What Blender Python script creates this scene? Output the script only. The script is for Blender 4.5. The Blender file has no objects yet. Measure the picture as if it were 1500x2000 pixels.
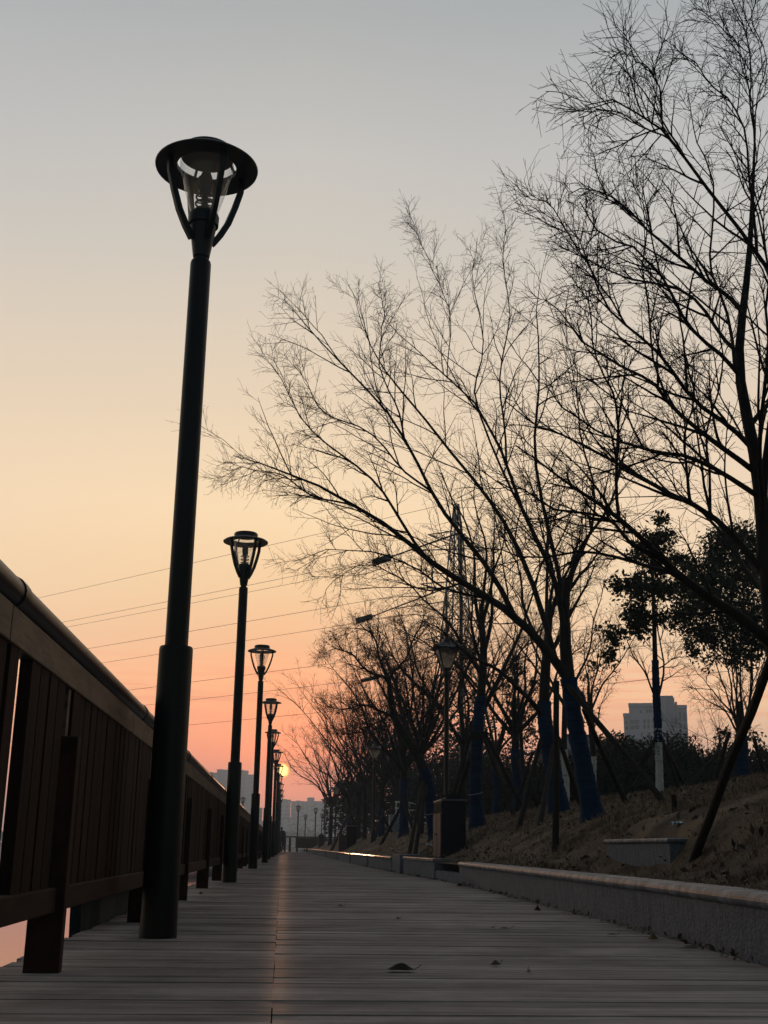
import bpy, math, random
import numpy as np
from mathutils import Vector, Matrix

PI = math.pi
R = math.radians
random.seed(7)
sc = bpy.context.scene
COL = sc.collection

# ------------------------------------------------------------------ camera
F = 2285.57                      # focal length in pixels of a 1500x2000 picture
CAM = np.array([0.0, 0.0, 0.40])


def _n(v):
    return v / np.linalg.norm(v)


_dy = _n(np.array([550.0 - 750, -(1653.0 - 1000), -F]))
_dz = _n(np.array([870.0 - 750, -(-6963.0 - 1000), -F]))
_dz = _n(_dz - _dy * (_dz @ _dy))
_dx = np.cross(_dy, _dz)
RW = np.stack([_dx, _dy, _dz], 1)        # world -> camera axes


def ray(u, v):
    return RW.T @ _n(np.array([u - 750, -(v - 1000), -F]))


def at(u, v, Y):
    """the point of the place at forward distance Y that is seen at (u, v)"""
    d = ray(u, v)
    return CAM + d * (Y / d[1])


cam_d = bpy.data.cameras.new('camera')
cam_d.sensor_width = 36.0
cam_d.sensor_fit = 'AUTO'
cam_d.lens = 36.0 * F / 2000.0
cam_d.clip_start = 0.05
cam_d.clip_end = 6000
cam = bpy.data.objects.new('camera', cam_d)
COL.objects.link(cam)
M = Matrix([list(r) for r in RW.T]).to_4x4()
M.translation = Vector(CAM)
cam.matrix_world = M
sc.camera = cam

# ------------------------------------------------------------------ helpers


def tag(o, label=None, cat=None, group=None, kind=None):
    if label:
        o['label'] = label
    if cat:
        o['category'] = cat
    if group:
        o['group'] = group
    if kind:
        o['kind'] = kind
    return o


def empty(name, loc=(0, 0, 0), rz=0.0):
    o = bpy.data.objects.new(name, None)
    COL.objects.link(o)
    o.empty_display_size = 0.1
    o.location = loc
    o.rotation_euler = (0, 0, rz)
    return o


def kids(o):
    return [c for c in bpy.data.objects if c.parent == o]


def copy_tree(o, parent=None):
    c = o.copy()
    COL.objects.link(c)
    if parent:
        c.parent = parent
    for ch in kids(o):
        copy_tree(ch, c)
    return c


def make_mesh(name, co, faces4=None, faces3=None, smooth=False):
    """fast mesh from numpy arrays"""
    me = bpy.data.meshes.new(name)
    co = np.asarray(co, np.float32)
    idx, starts, n = [], [], 0
    tot = 0
    for fa, k in ((faces4, 4), (faces3, 3)):
        if fa is None or len(fa) == 0:
            continue
        fa = np.asarray(fa, np.int32)
        idx.append(fa.ravel())
        starts.append(tot + np.arange(len(fa), dtype=np.int32) * k)
        tot += len(fa) * k
    idx = np.concatenate(idx)
    starts = np.concatenate(starts)
    me.vertices.add(len(co))
    me.vertices.foreach_set('co', co.ravel())
    me.loops.add(len(idx))
    me.loops.foreach_set('vertex_index', idx)
    me.polygons.add(len(starts))
    me.polygons.foreach_set('loop_start', starts)
    if smooth:
        me.polygons.foreach_set('use_smooth', np.ones(len(starts), bool))
    me.update(calc_edges=True)
    return me


def link(name, me, mat, parent=None, loc=None):
    o = bpy.data.objects.new(name, me)
    COL.objects.link(o)
    if mat is not None and len(me.materials) == 0:
        me.materials.append(mat)
    if parent:
        o.parent = parent
    if loc is not None:
        o.location = loc
    return o


class MB:
    """collects shapes and links them as ONE mesh object"""

    def __init__(s):
        s.v = []
        s.f = []

    def add(s, vs, fs):
        b = len(s.v)
        s.v += [tuple(map(float, p)) for p in vs]
        s.f += [tuple(i + b for i in f) for f in fs]

    def box(s, x0, x1, y0, y1, z0, z1):
        vs = [(x, y, z) for x in (x0, x1) for y in (y0, y1) for z in (z0, z1)]
        s.add(vs, [(0, 1, 3, 2), (4, 6, 7, 5), (0, 4, 5, 1), (2, 3, 7, 6), (0, 2, 6, 4), (1, 5, 7, 3)])
        return s

    def bar(s, a, b, w, h, up=(0, 0, 1)):
        a, b = Vector(a), Vector(b)
        d = (b - a).normalized()
        up = Vector(up)
        if abs(d.dot(up)) > .98:
            up = Vector((1, 0, 0))
        x = d.cross(up).normalized() * (w / 2)
        z = x.cross(d).normalized() * (h / 2)
        vs = [p + i * x + j * z for p in (a, b) for i, j in ((-1, -1), (1, -1), (1, 1), (-1, 1))]
        s.add(vs, [(3, 2, 1, 0), (4, 5, 6, 7), (0, 1, 5, 4), (1, 2, 6, 5), (2, 3, 7, 6), (3, 0, 4, 7)])
        return s

    def tube(s, pts, rad, k=8, cap=True):
        pts = [Vector(p) for p in pts]
        if not hasattr(rad, '__len__'):
            rad = [rad] * len(pts)
        b = len(s.v)
        ref = Vector((0.31, 0.17, 0.93))
        for i, p in enumerate(pts):
            d = (pts[min(i + 1, len(pts) - 1)] - pts[max(i - 1, 0)]).normalized()
            if abs(d.dot(ref)) > .97:
                u = d.cross(Vector((1, 0.2, 0))).normalized()
            else:
                u = d.cross(ref).normalized()
            w = d.cross(u)
            for j in range(k):
                t = 2 * PI * j / k
                s.v.append(tuple(p + (u * math.cos(t) + w * math.sin(t)) * rad[i]))
        for i in range(len(pts) - 1):
            for j in range(k):
                a, c = b + i * k + j, b + i * k + (j + 1) % k
                s.f.append((a, c, c + k, a + k))
        if cap:
            s.f.append(tuple(b + j for j in reversed(range(k))))
            e = b + (len(pts) - 1) * k
            s.f.append(tuple(e + j for j in range(k)))
        return s

    def lathe(s, prof, k=24, c=(0, 0), rot=0.0):
        b = len(s.v)
        for r, z in prof:
            for j in range(k):
                t = 2 * PI * j / k + rot
                s.v.append((c[0] + r * math.cos(t), c[1] + r * math.sin(t), z))
        n = len(prof)
        for i in range(n - 1):
            for j in range(k):
                a, d = b + i * k + j, b + i * k + (j + 1) % k
                s.f.append((a, d, d + k, a + k))
        return s

    def build(s, name, mat, parent=None, smooth=False, bevel=0.0):
        me = bpy.data.meshes.new(name)
        me.from_pydata(s.v, [], s.f)
        if smooth:
            me.polygons.foreach_set('use_smooth', [True] * len(me.polygons))
        me.update()
        o = link(name, me, mat, parent)
        if bevel:
            m = o.modifiers.new('bevel', 'BEVEL')
            m.width = bevel
            m.segments = 2
            m.limit_method = 'ANGLE'
        if smooth and bevel == 0:
            try:
                me.set_sharp_from_angle(angle=R(40))
            except Exception:
                pass
        return o


# ------------------------------------------------------------------ materials
def mat(name, col, rough=0.6, spec=0.4, metal=0.0, var=0.0, scale=(8, 8, 8), bump=0.0, col2=None, island=0.0,
        coords='Object', detail=6.0, bscale=None, contrast=(0.35, 0.65)):
    m = bpy.data.materials.new(name)
    m.use_nodes = True
    nt = m.node_tree
    N, L = nt.nodes, nt.links
    b = N['Principled BSDF']
    b.inputs['Base Color'].default_value = (*col, 1)
    b.inputs['Roughness'].default_value = rough
    b.inputs['Specular IOR Level'].default_value = spec
    b.inputs['Metallic'].default_value = metal
    if var or bump or col2 or island:
        tc = N.new('ShaderNodeTexCoord')
        mp = N.new('ShaderNodeMapping')
        mp.inputs['Scale'].default_value = scale
        L.new(tc.outputs[coords], mp.inputs['Vector'])
        no = N.new('ShaderNodeTexNoise')
        no.inputs['Scale'].default_value = 1.0
        no.inputs['Detail'].default_value = detail
        no.inputs['Roughness'].default_value = 0.65
        L.new(mp.outputs['Vector'], no.inputs['Vector'])
        rp = N.new('ShaderNodeMapRange')
        rp.inputs['From Min'].default_value = contrast[0]
        rp.inputs['From Max'].default_value = contrast[1]
        L.new(no.outputs['Fac'], rp.inputs['Value'])
        mx = N.new('ShaderNodeMix')
        mx.data_type = 'RGBA'
        c2 = col2 if col2 else tuple(c * (1 - var) for c in col)
        mx.inputs[6].default_value = (*col, 1)
        mx.inputs[7].default_value = (*c2, 1)
        L.new(rp.outputs['Result'], mx.inputs[0])
        out = mx.outputs[2]
        if island:
            ge = N.new('ShaderNodeNewGeometry')
            hs = N.new('ShaderNodeHueSaturation')
            ma = N.new('ShaderNodeMapRange')
            ma.inputs['To Min'].default_value = 1 - island
            ma.inputs['To Max'].default_value = 1 + island
            L.new(ge.outputs['Random Per Island'], ma.inputs['Value'])
            L.new(ma.outputs['Result'], hs.inputs['Value'])
            L.new(out, hs.inputs['Color'])
            out = hs.outputs['Color']
        L.new(out, b.inputs['Base Color'])
        if bump:
            bp = N.new('ShaderNodeBump')
            bp.inputs['Strength'].default_value = bump
            bp.inputs['Distance'].default_value = 0.02
            src = no
            if bscale:
                no2 = N.new('ShaderNodeTexNoise')
                no2.inputs['Detail'].default_value = 5
                mp2 = N.new('ShaderNodeMapping')
                mp2.inputs['Scale'].default_value = bscale
                no2.inputs['Scale'].default_value = 1.0
                L.new(tc.outputs[coords], mp2.inputs['Vector'])
                L.new(mp2.outputs['Vector'], no2.inputs['Vector'])
                src = no2
            L.new(src.outputs['Fac'], bp.inputs['Height'])
            L.new(bp.outputs['Normal'], b.inputs['Normal'])
    return m


M = {}
M['deck'] = mat('deck_wood', (0.430, 0.362, 0.330), 0.42, 0.25, var=0.45, scale=(1.6, 26, 10), bump=0.22, island=0.22,
                bscale=(3, 60, 20))
_b = M['deck'].node_tree.nodes['Principled BSDF']
_b.inputs['Specular IOR Level'].default_value = 0
_N, _L = M['deck'].node_tree.nodes, M['deck'].node_tree.links
_g = _N.new('ShaderNodeBsdfGlossy')
_g.inputs['Roughness'].default_value = .23
_g.inputs['Color'].default_value = (1, 1, 1, 1)
_L.new([n for n in _N if n.type == 'BUMP'][0].outputs[0], _g.inputs['Normal'])
_m = _N.new('ShaderNodeMixShader')
_m.inputs[0].default_value = .006
_L.new(_b.outputs[0], _m.inputs[1])
_L.new(_g.outputs[0], _m.inputs[2])
_L.new(_m.outputs[0], [n for n in _N if n.type == 'OUTPUT_MATERIAL'][0].inputs['Surface'])
_bc = _b.inputs['Base Color'].links[0].from_socket
_tc = _N.new('ShaderNodeTexCoord')
_n2 = _N.new('ShaderNodeTexNoise')
_n2.inputs['Scale'].default_value = 1.3
_n2.inputs['Detail'].default_value = 7
_n2.inputs['Roughness'].default_value = .7
_L.new(_tc.outputs['Object'], _n2.inputs['Vector'])
_r2 = _N.new('ShaderNodeMapRange')
_r2.inputs['From Min'].default_value = .36
_r2.inputs['From Max'].default_value = .66
_r2.inputs['To Min'].default_value = .72
_r2.inputs['To Max'].default_value = 1.22
_L.new(_n2.outputs['Fac'], _r2.inputs['Value'])
_h2 = _N.new('ShaderNodeHueSaturation')
_L.new(_bc, _h2.inputs['Color'])
_L.new(_r2.outputs['Result'], _h2.inputs['Value'])
_L.new(_h2.outputs['Color'], _b.inputs['Base Color'])
M['shade_fill'] = mat('dark_fill', (0.02, 0.018, 0.016), 0.9, 0.1)  # near-black standing in for shade below the boards and in bin slots
M['railwood'] = mat('rail_wood', (0.042, 0.019, 0.013), 0.7, 0.10, var=0.45, scale=(12, 2.5, 12), bump=0.2)
M['fascia'] = mat('fascia_wood', (0.095, 0.060, 0.042), 0.5, 0.3, col2=(0.03, 0.02, 0.015), scale=(8, 3.2, 14), bump=0.25, contrast=(0.42, 0.6))
M['slat'] = mat('slat_wood', (0.027, 0.0125, 0.009), 0.75, 0.08, var=0.4, scale=(20, 20, 2.5), bump=0.2, island=0.2)
M['railtube'] = mat('rail_tube', (0.014, 0.011, 0.010), 0.36, 0.4, var=0.4, scale=(10, 2, 10))
M['pole'] = mat('lamp_paint', (0.009, 0.0085, 0.009), 0.45, 0.25, var=0.3, scale=(6, 6, 1.5))
M['polehead'] = mat('lamp_head_paint', (0.010, 0.011, 0.014), 0.45, 0.35)
M['louver'] = mat('lamp_louver', (0.06, 0.07, 0.085), 0.35, 0.5)
M['stone'] = mat('kerb_granite', (0.165, 0.19, 0.22), 0.75, 0.15, col2=(0.10, 0.114, 0.132), scale=(24, 24, 9), bump=0.7, bscale=(60, 60, 60))
M['stone2'] = mat('kerb_granite_cap', (0.23, 0.25, 0.28), 0.5, 0.3, col2=(0.10, 0.11, 0.125), scale=(9, 9, 9), bump=0.25, bscale=(40, 40, 40), contrast=(0.4, 0.55))
M['cap'] = mat('polished_cap', (0.20, 0.20, 0.21), 0.2, 0.6, var=0.4, scale=(4, 4, 4))
M['bark'] = mat('bark', (0.024, 0.020, 0.018), 0.85, 0.2, var=0.5, scale=(18, 18, 5), bump=0.6)
M['twig'] = mat('twig_bark', (0.024, 0.018, 0.016), 0.8, 0.15)
M['wrap'] = mat('blue_cloth_wrap', (0.006, 0.030, 0.085), 0.9, 0.15, var=0.5, scale=(4, 4, 38), bump=0.5)
M['stake'] = mat('stake_bark', (0.022, 0.018, 0.015), 0.85, 0.2, var=0.5, scale=(25, 25, 5), bump=0.6)
M['limewash'] = mat('limewash', (0.62, 0.62, 0.60), 0.85, 0.2, var=0.3, scale=(20, 20, 8))
M['leaf'] = mat('evergreen_leaf', (0.032, 0.042, 0.012), 0.6, 0.2, island=0.5, var=0.2, scale=(3, 3, 3))
M['leafd'] = mat('shrub_leaf', (0.026, 0.029, 0.016), 0.7, 0.12, island=0.5, var=0.2, scale=(3, 3, 3))
M['dryleaf'] = mat('dry_leaf', (0.16, 0.115, 0.075), 0.8, 0.2, island=0.8, var=0.4, scale=(40, 40, 40))
M['soil'] = mat('dry_turf', (0.165, 0.120, 0.080), 0.95, 0.1, col2=(0.055, 0.041, 0.030), scale=(1.6, 1.6, 1.6), bump=0.8, bscale=(14, 14, 14), contrast=(0.4, 0.62))
M['grass'] = mat('dead_grass', (0.26, 0.185, 0.122), 0.9, 0.12, island=0.5, var=0.3, scale=(3, 3, 3))
M['bin'] = mat('bin_paint', (0.004, 0.006, 0.016), 0.6, 0.12)
M['bindoor'] = mat('bin_door', (0.075, 0.056, 0.053), 0.55, 0.2, var=0.2, scale=(10, 10, 10))
M['binrim'] = mat('bin_rim', (0.06, 0.066, 0.08), 0.4, 0.4)
M['binred'] = mat('brown_cabinet', (0.07, 0.04, 0.035), 0.6, 0.3, var=0.2)
M['teal'] = mat('teal_panel', (0.022, 0.045, 0.052), 0.75, 0.3, var=0.6, scale=(7, 9, 2), bump=0.6)
M['white'] = mat('white_metal', (0.72, 0.72, 0.74), 0.4, 0.4)
M['conc'] = mat('pale_concrete', (0.33, 0.34, 0.37), 0.8, 0.2, var=0.25)
M['dark_coat'] = mat('dark_coat', (0.018, 0.016, 0.018), 0.9, 0.1)
M['skin'] = mat('skin', (0.30, 0.18, 0.13), 0.6, 0.3)
M['hair'] = mat('hair', (0.01, 0.009, 0.008), 0.7, 0.2)
M['paper'] = mat('paper', (0.60, 0.64, 0.70), 0.8, 0.2)
M['steel'] = mat('galvanised_steel', (0.035, 0.030, 0.034), 0.6, 0.2, metal=0.0)
M['wire'] = mat('wire', (0.035, 0.03, 0.03), 0.6, 0.3)
M['lamphead'] = mat('road_lamp', (0.06, 0.06, 0.065), 0.5, 0.4)
M['rooftile'] = mat('grey_tiles', (0.10, 0.105, 0.12), 0.7, 0.2, var=0.3)
M['plaster'] = mat('plaster', (0.34, 0.35, 0.38), 0.85, 0.15, var=0.15, scale=(.3, .3, .3))
M['glass_dark'] = mat('window_glass', (0.02, 0.022, 0.03), 0.5, 0.1)


def facade(name, wall, win, sx, sz, frac=0.5):
    """rows of windows in the wall's own material"""
    m = bpy.data.materials.new(name)
    m.use_nodes = True
    nt = m.node_tree
    N, L = nt.nodes, nt.links
    b = N['Principled BSDF']
    b.inputs['Roughness'].default_value = 0.75
    b.inputs['Specular IOR Level'].default_value = 0.2
    tc = N.new('ShaderNodeTexCoord')
    se = N.new('ShaderNodeSeparateXYZ')
    L.new(tc.outputs['Object'], se.inputs[0])
    ad = N.new('ShaderNodeMath')
    ad.operation = 'ADD'
    L.new(se.outputs['X'], ad.inputs[0])
    L.new(se.outputs['Y'], ad.inputs[1])

    def stripe(src, period, frac):
        d = N.new('ShaderNodeMath')
        d.operation = 'DIVIDE'
        L.new(src, d.inputs[0])
        d.inputs[1].default_value = period
        f = N.new('ShaderNodeMath')
        f.operation = 'FRACT'
        L.new(d.outputs[0], f.inputs[0])
        g = N.new('ShaderNodeMath')
        g.operation = 'LESS_THAN'
        L.new(f.outputs[0], g.inputs[0])
        g.inputs[1].default_value = frac
        return g.outputs[0]
    a = stripe(ad.outputs[0], sx, frac)
    c = stripe(se.outputs['Z'], sz, 0.5)
    mu = N.new('ShaderNodeMath')
    mu.operation = 'MULTIPLY'
    L.new(a, mu.inputs[0])
    L.new(c, mu.inputs[1])
    mx = N.new('ShaderNodeMix')
    mx.data_type = 'RGBA'
    mx.inputs[6].default_value = (*wall, 1)
    mx.inputs[7].default_value = (*win, 1)
    L.new(mu.outputs[0], mx.inputs[0])
    L.new(mx.outputs[2], b.inputs['Base Color'])
    return m


def glass(name, tint=(1, 1, 1), gloss=0.12, milky=0.0):
    m = bpy.data.materials.new(name)
    m.use_nodes = True
    nt = m.node_tree
    N, L = nt.nodes, nt.links
    N.clear()
    o = N.new('ShaderNodeOutputMaterial')
    t = N.new('ShaderNodeBsdfTransparent')
    t.inputs[0].default_value = (*tint, 1)
    g = N.new('ShaderNodeBsdfGlossy')
    g.inputs['Roughness'].default_value = 0.05
    g.inputs['Color'].default_value = (.9, .9, .9, 1)
    lw = N.new('ShaderNodeLayerWeight')
    pw = N.new('ShaderNodeMath')
    pw.operation = 'POWER'
    L.new(lw.outputs['Facing'], pw.inputs[0])
    pw.inputs[1].default_value = 4.0
    sc_ = N.new('ShaderNodeMath')
    sc_.operation = 'MULTIPLY_ADD'
    L.new(pw.outputs[0], sc_.inputs[0])
    sc_.inputs[1].default_value = .5
    sc_.inputs[2].default_value = .03
    mx = N.new('ShaderNodeMixShader')
    L.new(sc_.outputs[0], mx.inputs[0])
    L.new(t.outputs[0], mx.inputs[1])
    L.new(g.outputs[0], mx.inputs[2])
    last = mx
    if milky:
        tr = N.new('ShaderNodeBsdfTranslucent')
        tr.inputs[0].default_value = (.9, .9, .86, 1)
        m2 = N.new('ShaderNodeMixShader')
        m2.inputs[0].default_value = milky
        L.new(mx.outputs[0], m2.inputs[1])
        L.new(tr.outputs[0], m2.inputs[2])
        last = m2
    L.new(last.outputs[0], o.inputs['Surface'])
    return m


M['glass'] = glass('clear_glass', (0.93, 0.935, 0.94), milky=.11)
M['frost'] = glass('frosted_glass', (0.66, 0.66, 0.61), milky=0.22)


# ------------------------------------------------------------------ water, terrain, deck
def kerb_x(y):
    return np.interp(y, [-10, 0, 4.4, 6, 9.5, 14.2, 16, 21, 30, 50, 80, 140],
                     [1.70, 1.74, 1.79, 1.89, 2.00, 2.10, 2.06, 1.93, 1.83, 1.83, 1.83, 1.83])


def gz(x, y):
    dip = .27 * np.exp(-((x - 2.60) / .46) ** 4 - ((y - 9.2) / 1.9) ** 4) * np.clip((x - kerb_x(y) - .15) / .5, 0, 1)
    return -dip + np.interp(x - kerb_x(y), [0, .3, .6, 1.1, 1.8, 2.4, 4.2, 7, 12, 60],
                     [.215, .235, .34, .64, .88, 1.02, 1.36, 1.52, 1.58, 1.7])


def ground(u, v, fallback=20):
    d = ray(u, v)
    for y in np.arange(3, 90, .03):
        p = CAM + d * (y / d[1])
        if p[2] <= gz(p[0], y):
            return p
    p = at(u, v, fallback)
    p[2] = gz(p[0], p[1])
    return p


# water
m = bpy.data.materials.new('lake_water')
m.use_nodes = True
nt = m.node_tree
b = nt.nodes['Principled BSDF']
b.inputs['Base Color'].default_value = (0.05, 0.085, 0.10, 1)
b.inputs['Roughness'].default_value = 0.04
b.inputs['IOR'].default_value = 1.33
no = nt.nodes.new('ShaderNodeTexNoise')
tc = nt.nodes.new('ShaderNodeTexCoord')
mp = nt.nodes.new('ShaderNodeMapping')
mp.inputs['Scale'].default_value = (0.5, 1.3, 1)
nt.links.new(tc.outputs['Object'], mp.inputs['Vector'])
nt.links.new(mp.outputs['Vector'], no.inputs['Vector'])
no.inputs['Scale'].default_value = 1.0
no.inputs['Detail'].default_value = 4
bp = nt.nodes.new('ShaderNodeBump')
bp.inputs['Strength'].default_value = 0.05
bp.inputs['Distance'].default_value = 0.05
nt.links.new(no.outputs['Fac'], bp.inputs['Height'])
nt.links.new(bp.outputs['Normal'], b.inputs['Normal'])
M['water'] = m
mb = MB()
mb.add([(-1150, -150, -1.2), (1150, -150, -1.2), (1150, 1290, -1.2), (-1150, 1290, -1.2)], [(0, 1, 2, 3)])
tag(mb.build('water', M['water']), 'still lake water reflecting the pink sky', 'water', kind='structure')

# terrain: dry grass bank beside the path
rng = np.random.default_rng(3)
ys = np.concatenate([np.arange(-6, 30, .12), np.arange(30, 60, .4), np.arange(60, 141, 2.0)])
ss = np.concatenate([np.arange(.04, 7, .12), np.arange(7, 20, .6), np.arange(20, 200, 6.0)])
YY, SS = np.meshgrid(ys, ss, indexing='ij')
XX = kerb_x(YY) + SS
from mathutils import noise as mn


def bumps(x, y):
    v = Vector((x * 1.1, y * 1.1, 0))
    return mn.noise(v) * .035 + mn.noise(v * 4.3) * .024 + mn.noise(v * 11) * .014 + mn.noise(v * .35) * .05


ZZ = gz(XX, YY)
nz = np.zeros_like(ZZ)
for i in range(ZZ.shape[0]):
    for j in range(ZZ.shape[1]):
        if SS[i, j] < 14:
            nz[i, j] = bumps(XX[i, j], YY[i, j])
ZZ = ZZ + nz * np.clip((SS - .1) / .5, 0, 1)
ZZ = np.where(SS > 60, ZZ, ZZ)
ni, nj = ZZ.shape
co = np.stack([XX, YY, ZZ], -1).reshape(-1, 3)
ii = (np.arange(ni - 1)[:, None] * nj + np.arange(nj - 1)[None, :]).ravel()
fa = np.stack([ii, ii + nj, ii + nj + 1, ii + 1], 1)
me = make_mesh('grass_bank', co, fa, smooth=True)
tag(link('ground', me, M['soil']), 'dry brown grass bank rising beside the path', 'ground', kind='structure')

# land behind the bank and the far shore
mb = MB()
mb.box(150, 1140, 141, 1250, -1.6, 1.2)
mb.box(-1140, 160, 640, 1250, -1.6, 0.3)
tag(mb.build('land', M['soil']), 'flat land on the far shore', 'land', kind='structure')

# deck
mb = MB()
y = -2.0
while y < 90:
    w = .1425 - random.choice((.0006, .001, .0014, .002, .004))
    for x0, x1 in ((-.92, -.0107), (-.0093, None)):
        xa = x0 + (random.uniform(-.012, .012) if x0 < -.5 else random.uniform(-.003, .003))
        xb = x1 if x1 is not None else kerb_x(y) + .06
        dz = random.uniform(-.0018, .0018)
        t = random.uniform(-.0006, .0006)
        vs = []
        for x, zz in ((xa, dz - t), (xb, dz + t)):
            for yy in (y, y + w):
                vs += [(x, yy, zz - .03), (x, yy, zz)]
        mb.add(vs, [(0, 1, 3, 2), (4, 6, 7, 5), (0, 4, 5, 1), (2, 3, 7, 6), (0, 2, 6, 4), (1, 5, 7, 3)])
    y += .1425
deck = mb.build('deck', M['deck'], bevel=0)
tag(deck, 'dark timber boardwalk laid with cross boards', 'boardwalk', kind='structure')
mb = MB()
mb.box(-.88, 1.8, -2, 90, -.22, -.045)  # solid slab added to keep light from coming through the board gaps
for yy in np.arange(0, 90, 6):
    mb.box(-.8, -.6, yy, yy + .2, -1.6, -.221)
mb.build('deck_gap_blocker', M['shade_fill'], deck)
mb = MB()
mb.box(-7.0, 9.0, 90.02, 96, -.12, 0.004)
tag(mb.build('far_deck', M['deck']), 'timber platform where the boardwalk ends', 'platform', kind='structure')

# ------------------------------------------------------------------ railing along the lake
rail = empty('railing', (-.75, 4.08, 0))
tag(rail, 'brown timber railing with round top rail running along the lake side of the boardwalk', 'railing')
Y0, Y1 = 1.0, 89.5
XR = -.75
PY = [1.45] + list(4.08 + 2.62 * np.arange(0, 33))
ro = Vector((-.75, 4.08, 0))


def rb(o):                      # parts are built in world space; shift them under the railing's base
    o.data.transform(Matrix.Translation(-ro))
    return o


mb = MB()
mb.tube([(XR, Y0, 1.045), (XR, Y1, 1.045)], .041, 16)
hr = rb(mb.build('top_rail', M['railtube'], rail, smooth=True))
for y in [3.18 + 2.95 * k for k in range(29)]:
    mb = MB()
    mb.tube([(XR, y - .035, 1.045), (XR, y + .035, 1.045)], .0455, 16)
    rb(mb.build('joint_sleeve', M['railtube'], hr, smooth=True))
ys_ = [Y0] + [3.1 + 2.62 * k for k in range(33)] + [Y1]
for a, c in zip(ys_[:-1], ys_[1:]):
    if c > Y1:
        break
    mb = MB()
    mb.box(XR - .022, XR + .024, a + .003, c - .003, .905, 1.003)
    rb(mb.build('fascia_board', M['fascia'], rail, bevel=.004))
for a, c in zip(PY[:-1], PY[1:]):
    mb = MB()
    mb.box(XR - .03, XR + .032, a + .032, c - .032, .185, .262)
    rb(mb.build('bottom_rail', M['railwood'], rail, bevel=.005))
mb = MB()
y = 1.2
bay = 1
while y < 62:
    if bay < len(PY) and y > PY[bay]:
        rb(mb.build('slat_panel', M['slat'], rail))
        mb = MB()
        bay += 1
    if not any(abs(y + .05 - p) < .085 for p in PY) and not (3.235 < y < 3.3):
        d = random.uniform(-.003, .003)
        mb.box(XR - .018 + d, XR + .018 + d, y, y + (.102 if 3.0 < y < 3.235 else .121), .262, .905)
    y += .139
mb.box(XR - .018, XR + .018, 62, Y1, .262, .905)
rb(mb.build('slat_panel', M['slat'], rail))
for p in PY:
    mb = MB()
    mb.box(XR - .055, XR + .058, p - .03, p + .03, -.03, .745)
    o = rb(mb.build('post', M['railwood'], rail, bevel=.004))
    mb = MB()
    mb.box(XR - .012, XR + .012, p - .022, p + .022, .746, .904)
    rb(mb.build('post_neck', M['fascia'], o))

# far cross railing
fr = empty('railing', (1.8, 95, 0))
tag(fr, 'low dark railing across the far end of the boardwalk', 'railing')
FX = at(545, 1640, 95)[0]
FX1 = at(655, 1640, 95)[0]
mb = MB()
mb.bar((FX - 1.8, 0, 1.12), (FX1 - 1.8, 0, 1.12), .1, .1)
mb.build('top_rail', M['railtube'], fr)
for k, u in enumerate([547, 556, 566]):
    x = at(u, 1650, 95)[0] - 1.8
    mb = MB()
    mb.box(x - .09, x + .09, -.06, .06, 0, 1.06)
    mb.build('post', M['railwood'], fr)
mb = MB()
x0 = at(577, 1650, 95)[0] - 1.8
x1 = at(640, 1650, 95)[0] - 1.8
mb.box(x0, x1, -.04, .04, .3, 1.06)
mb.build('infill_panel', M['railwood'], fr)
for u in (580, 600, 620, 636):
    x = at(u, 1650, 95)[0] - 1.8
    mb = MB()
    mb.box(x - .07, x + .07, -.06, .06, 0, .3)
    mb.build('foot', M['railwood'], fr)

# teal panel at the deck edge
mb = MB()
N_ = 26
pts_t, pts_b = [], []
for i in range(N_ + 1):
    y = 5.95 + 2.6 * i / N_
    pts_t.append((y, .42 + random.uniform(-.006, .006)))
    pts_b.append((y, -.32 + random.uniform(-.008, .008)))
pts_b[0] = (6.05, -.02)
pts_t[0] = (5.95, .42)
ring = []
for x in (-.945, -1.0):
    for (y, z) in pts_t + pts_b[::-1]:
        ring.append((x + random.uniform(-.003, .003), y + random.uniform(-.006, .006), z))
n = len(ring) // 2
fs = [tuple(range(n)), tuple(reversed(range(n, 2 * n)))] + [(i, n + i, n + (i + 1) % n, (i + 1) % n) for i in range(n)]
mb.add(ring, fs)
tag(mb.build('weathered_panel', M['teal']), 'dark teal weathered panel beyond the deck edge below the railing', 'panel')

# ------------------------------------------------------------------ lamp posts on the lake side


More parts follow.
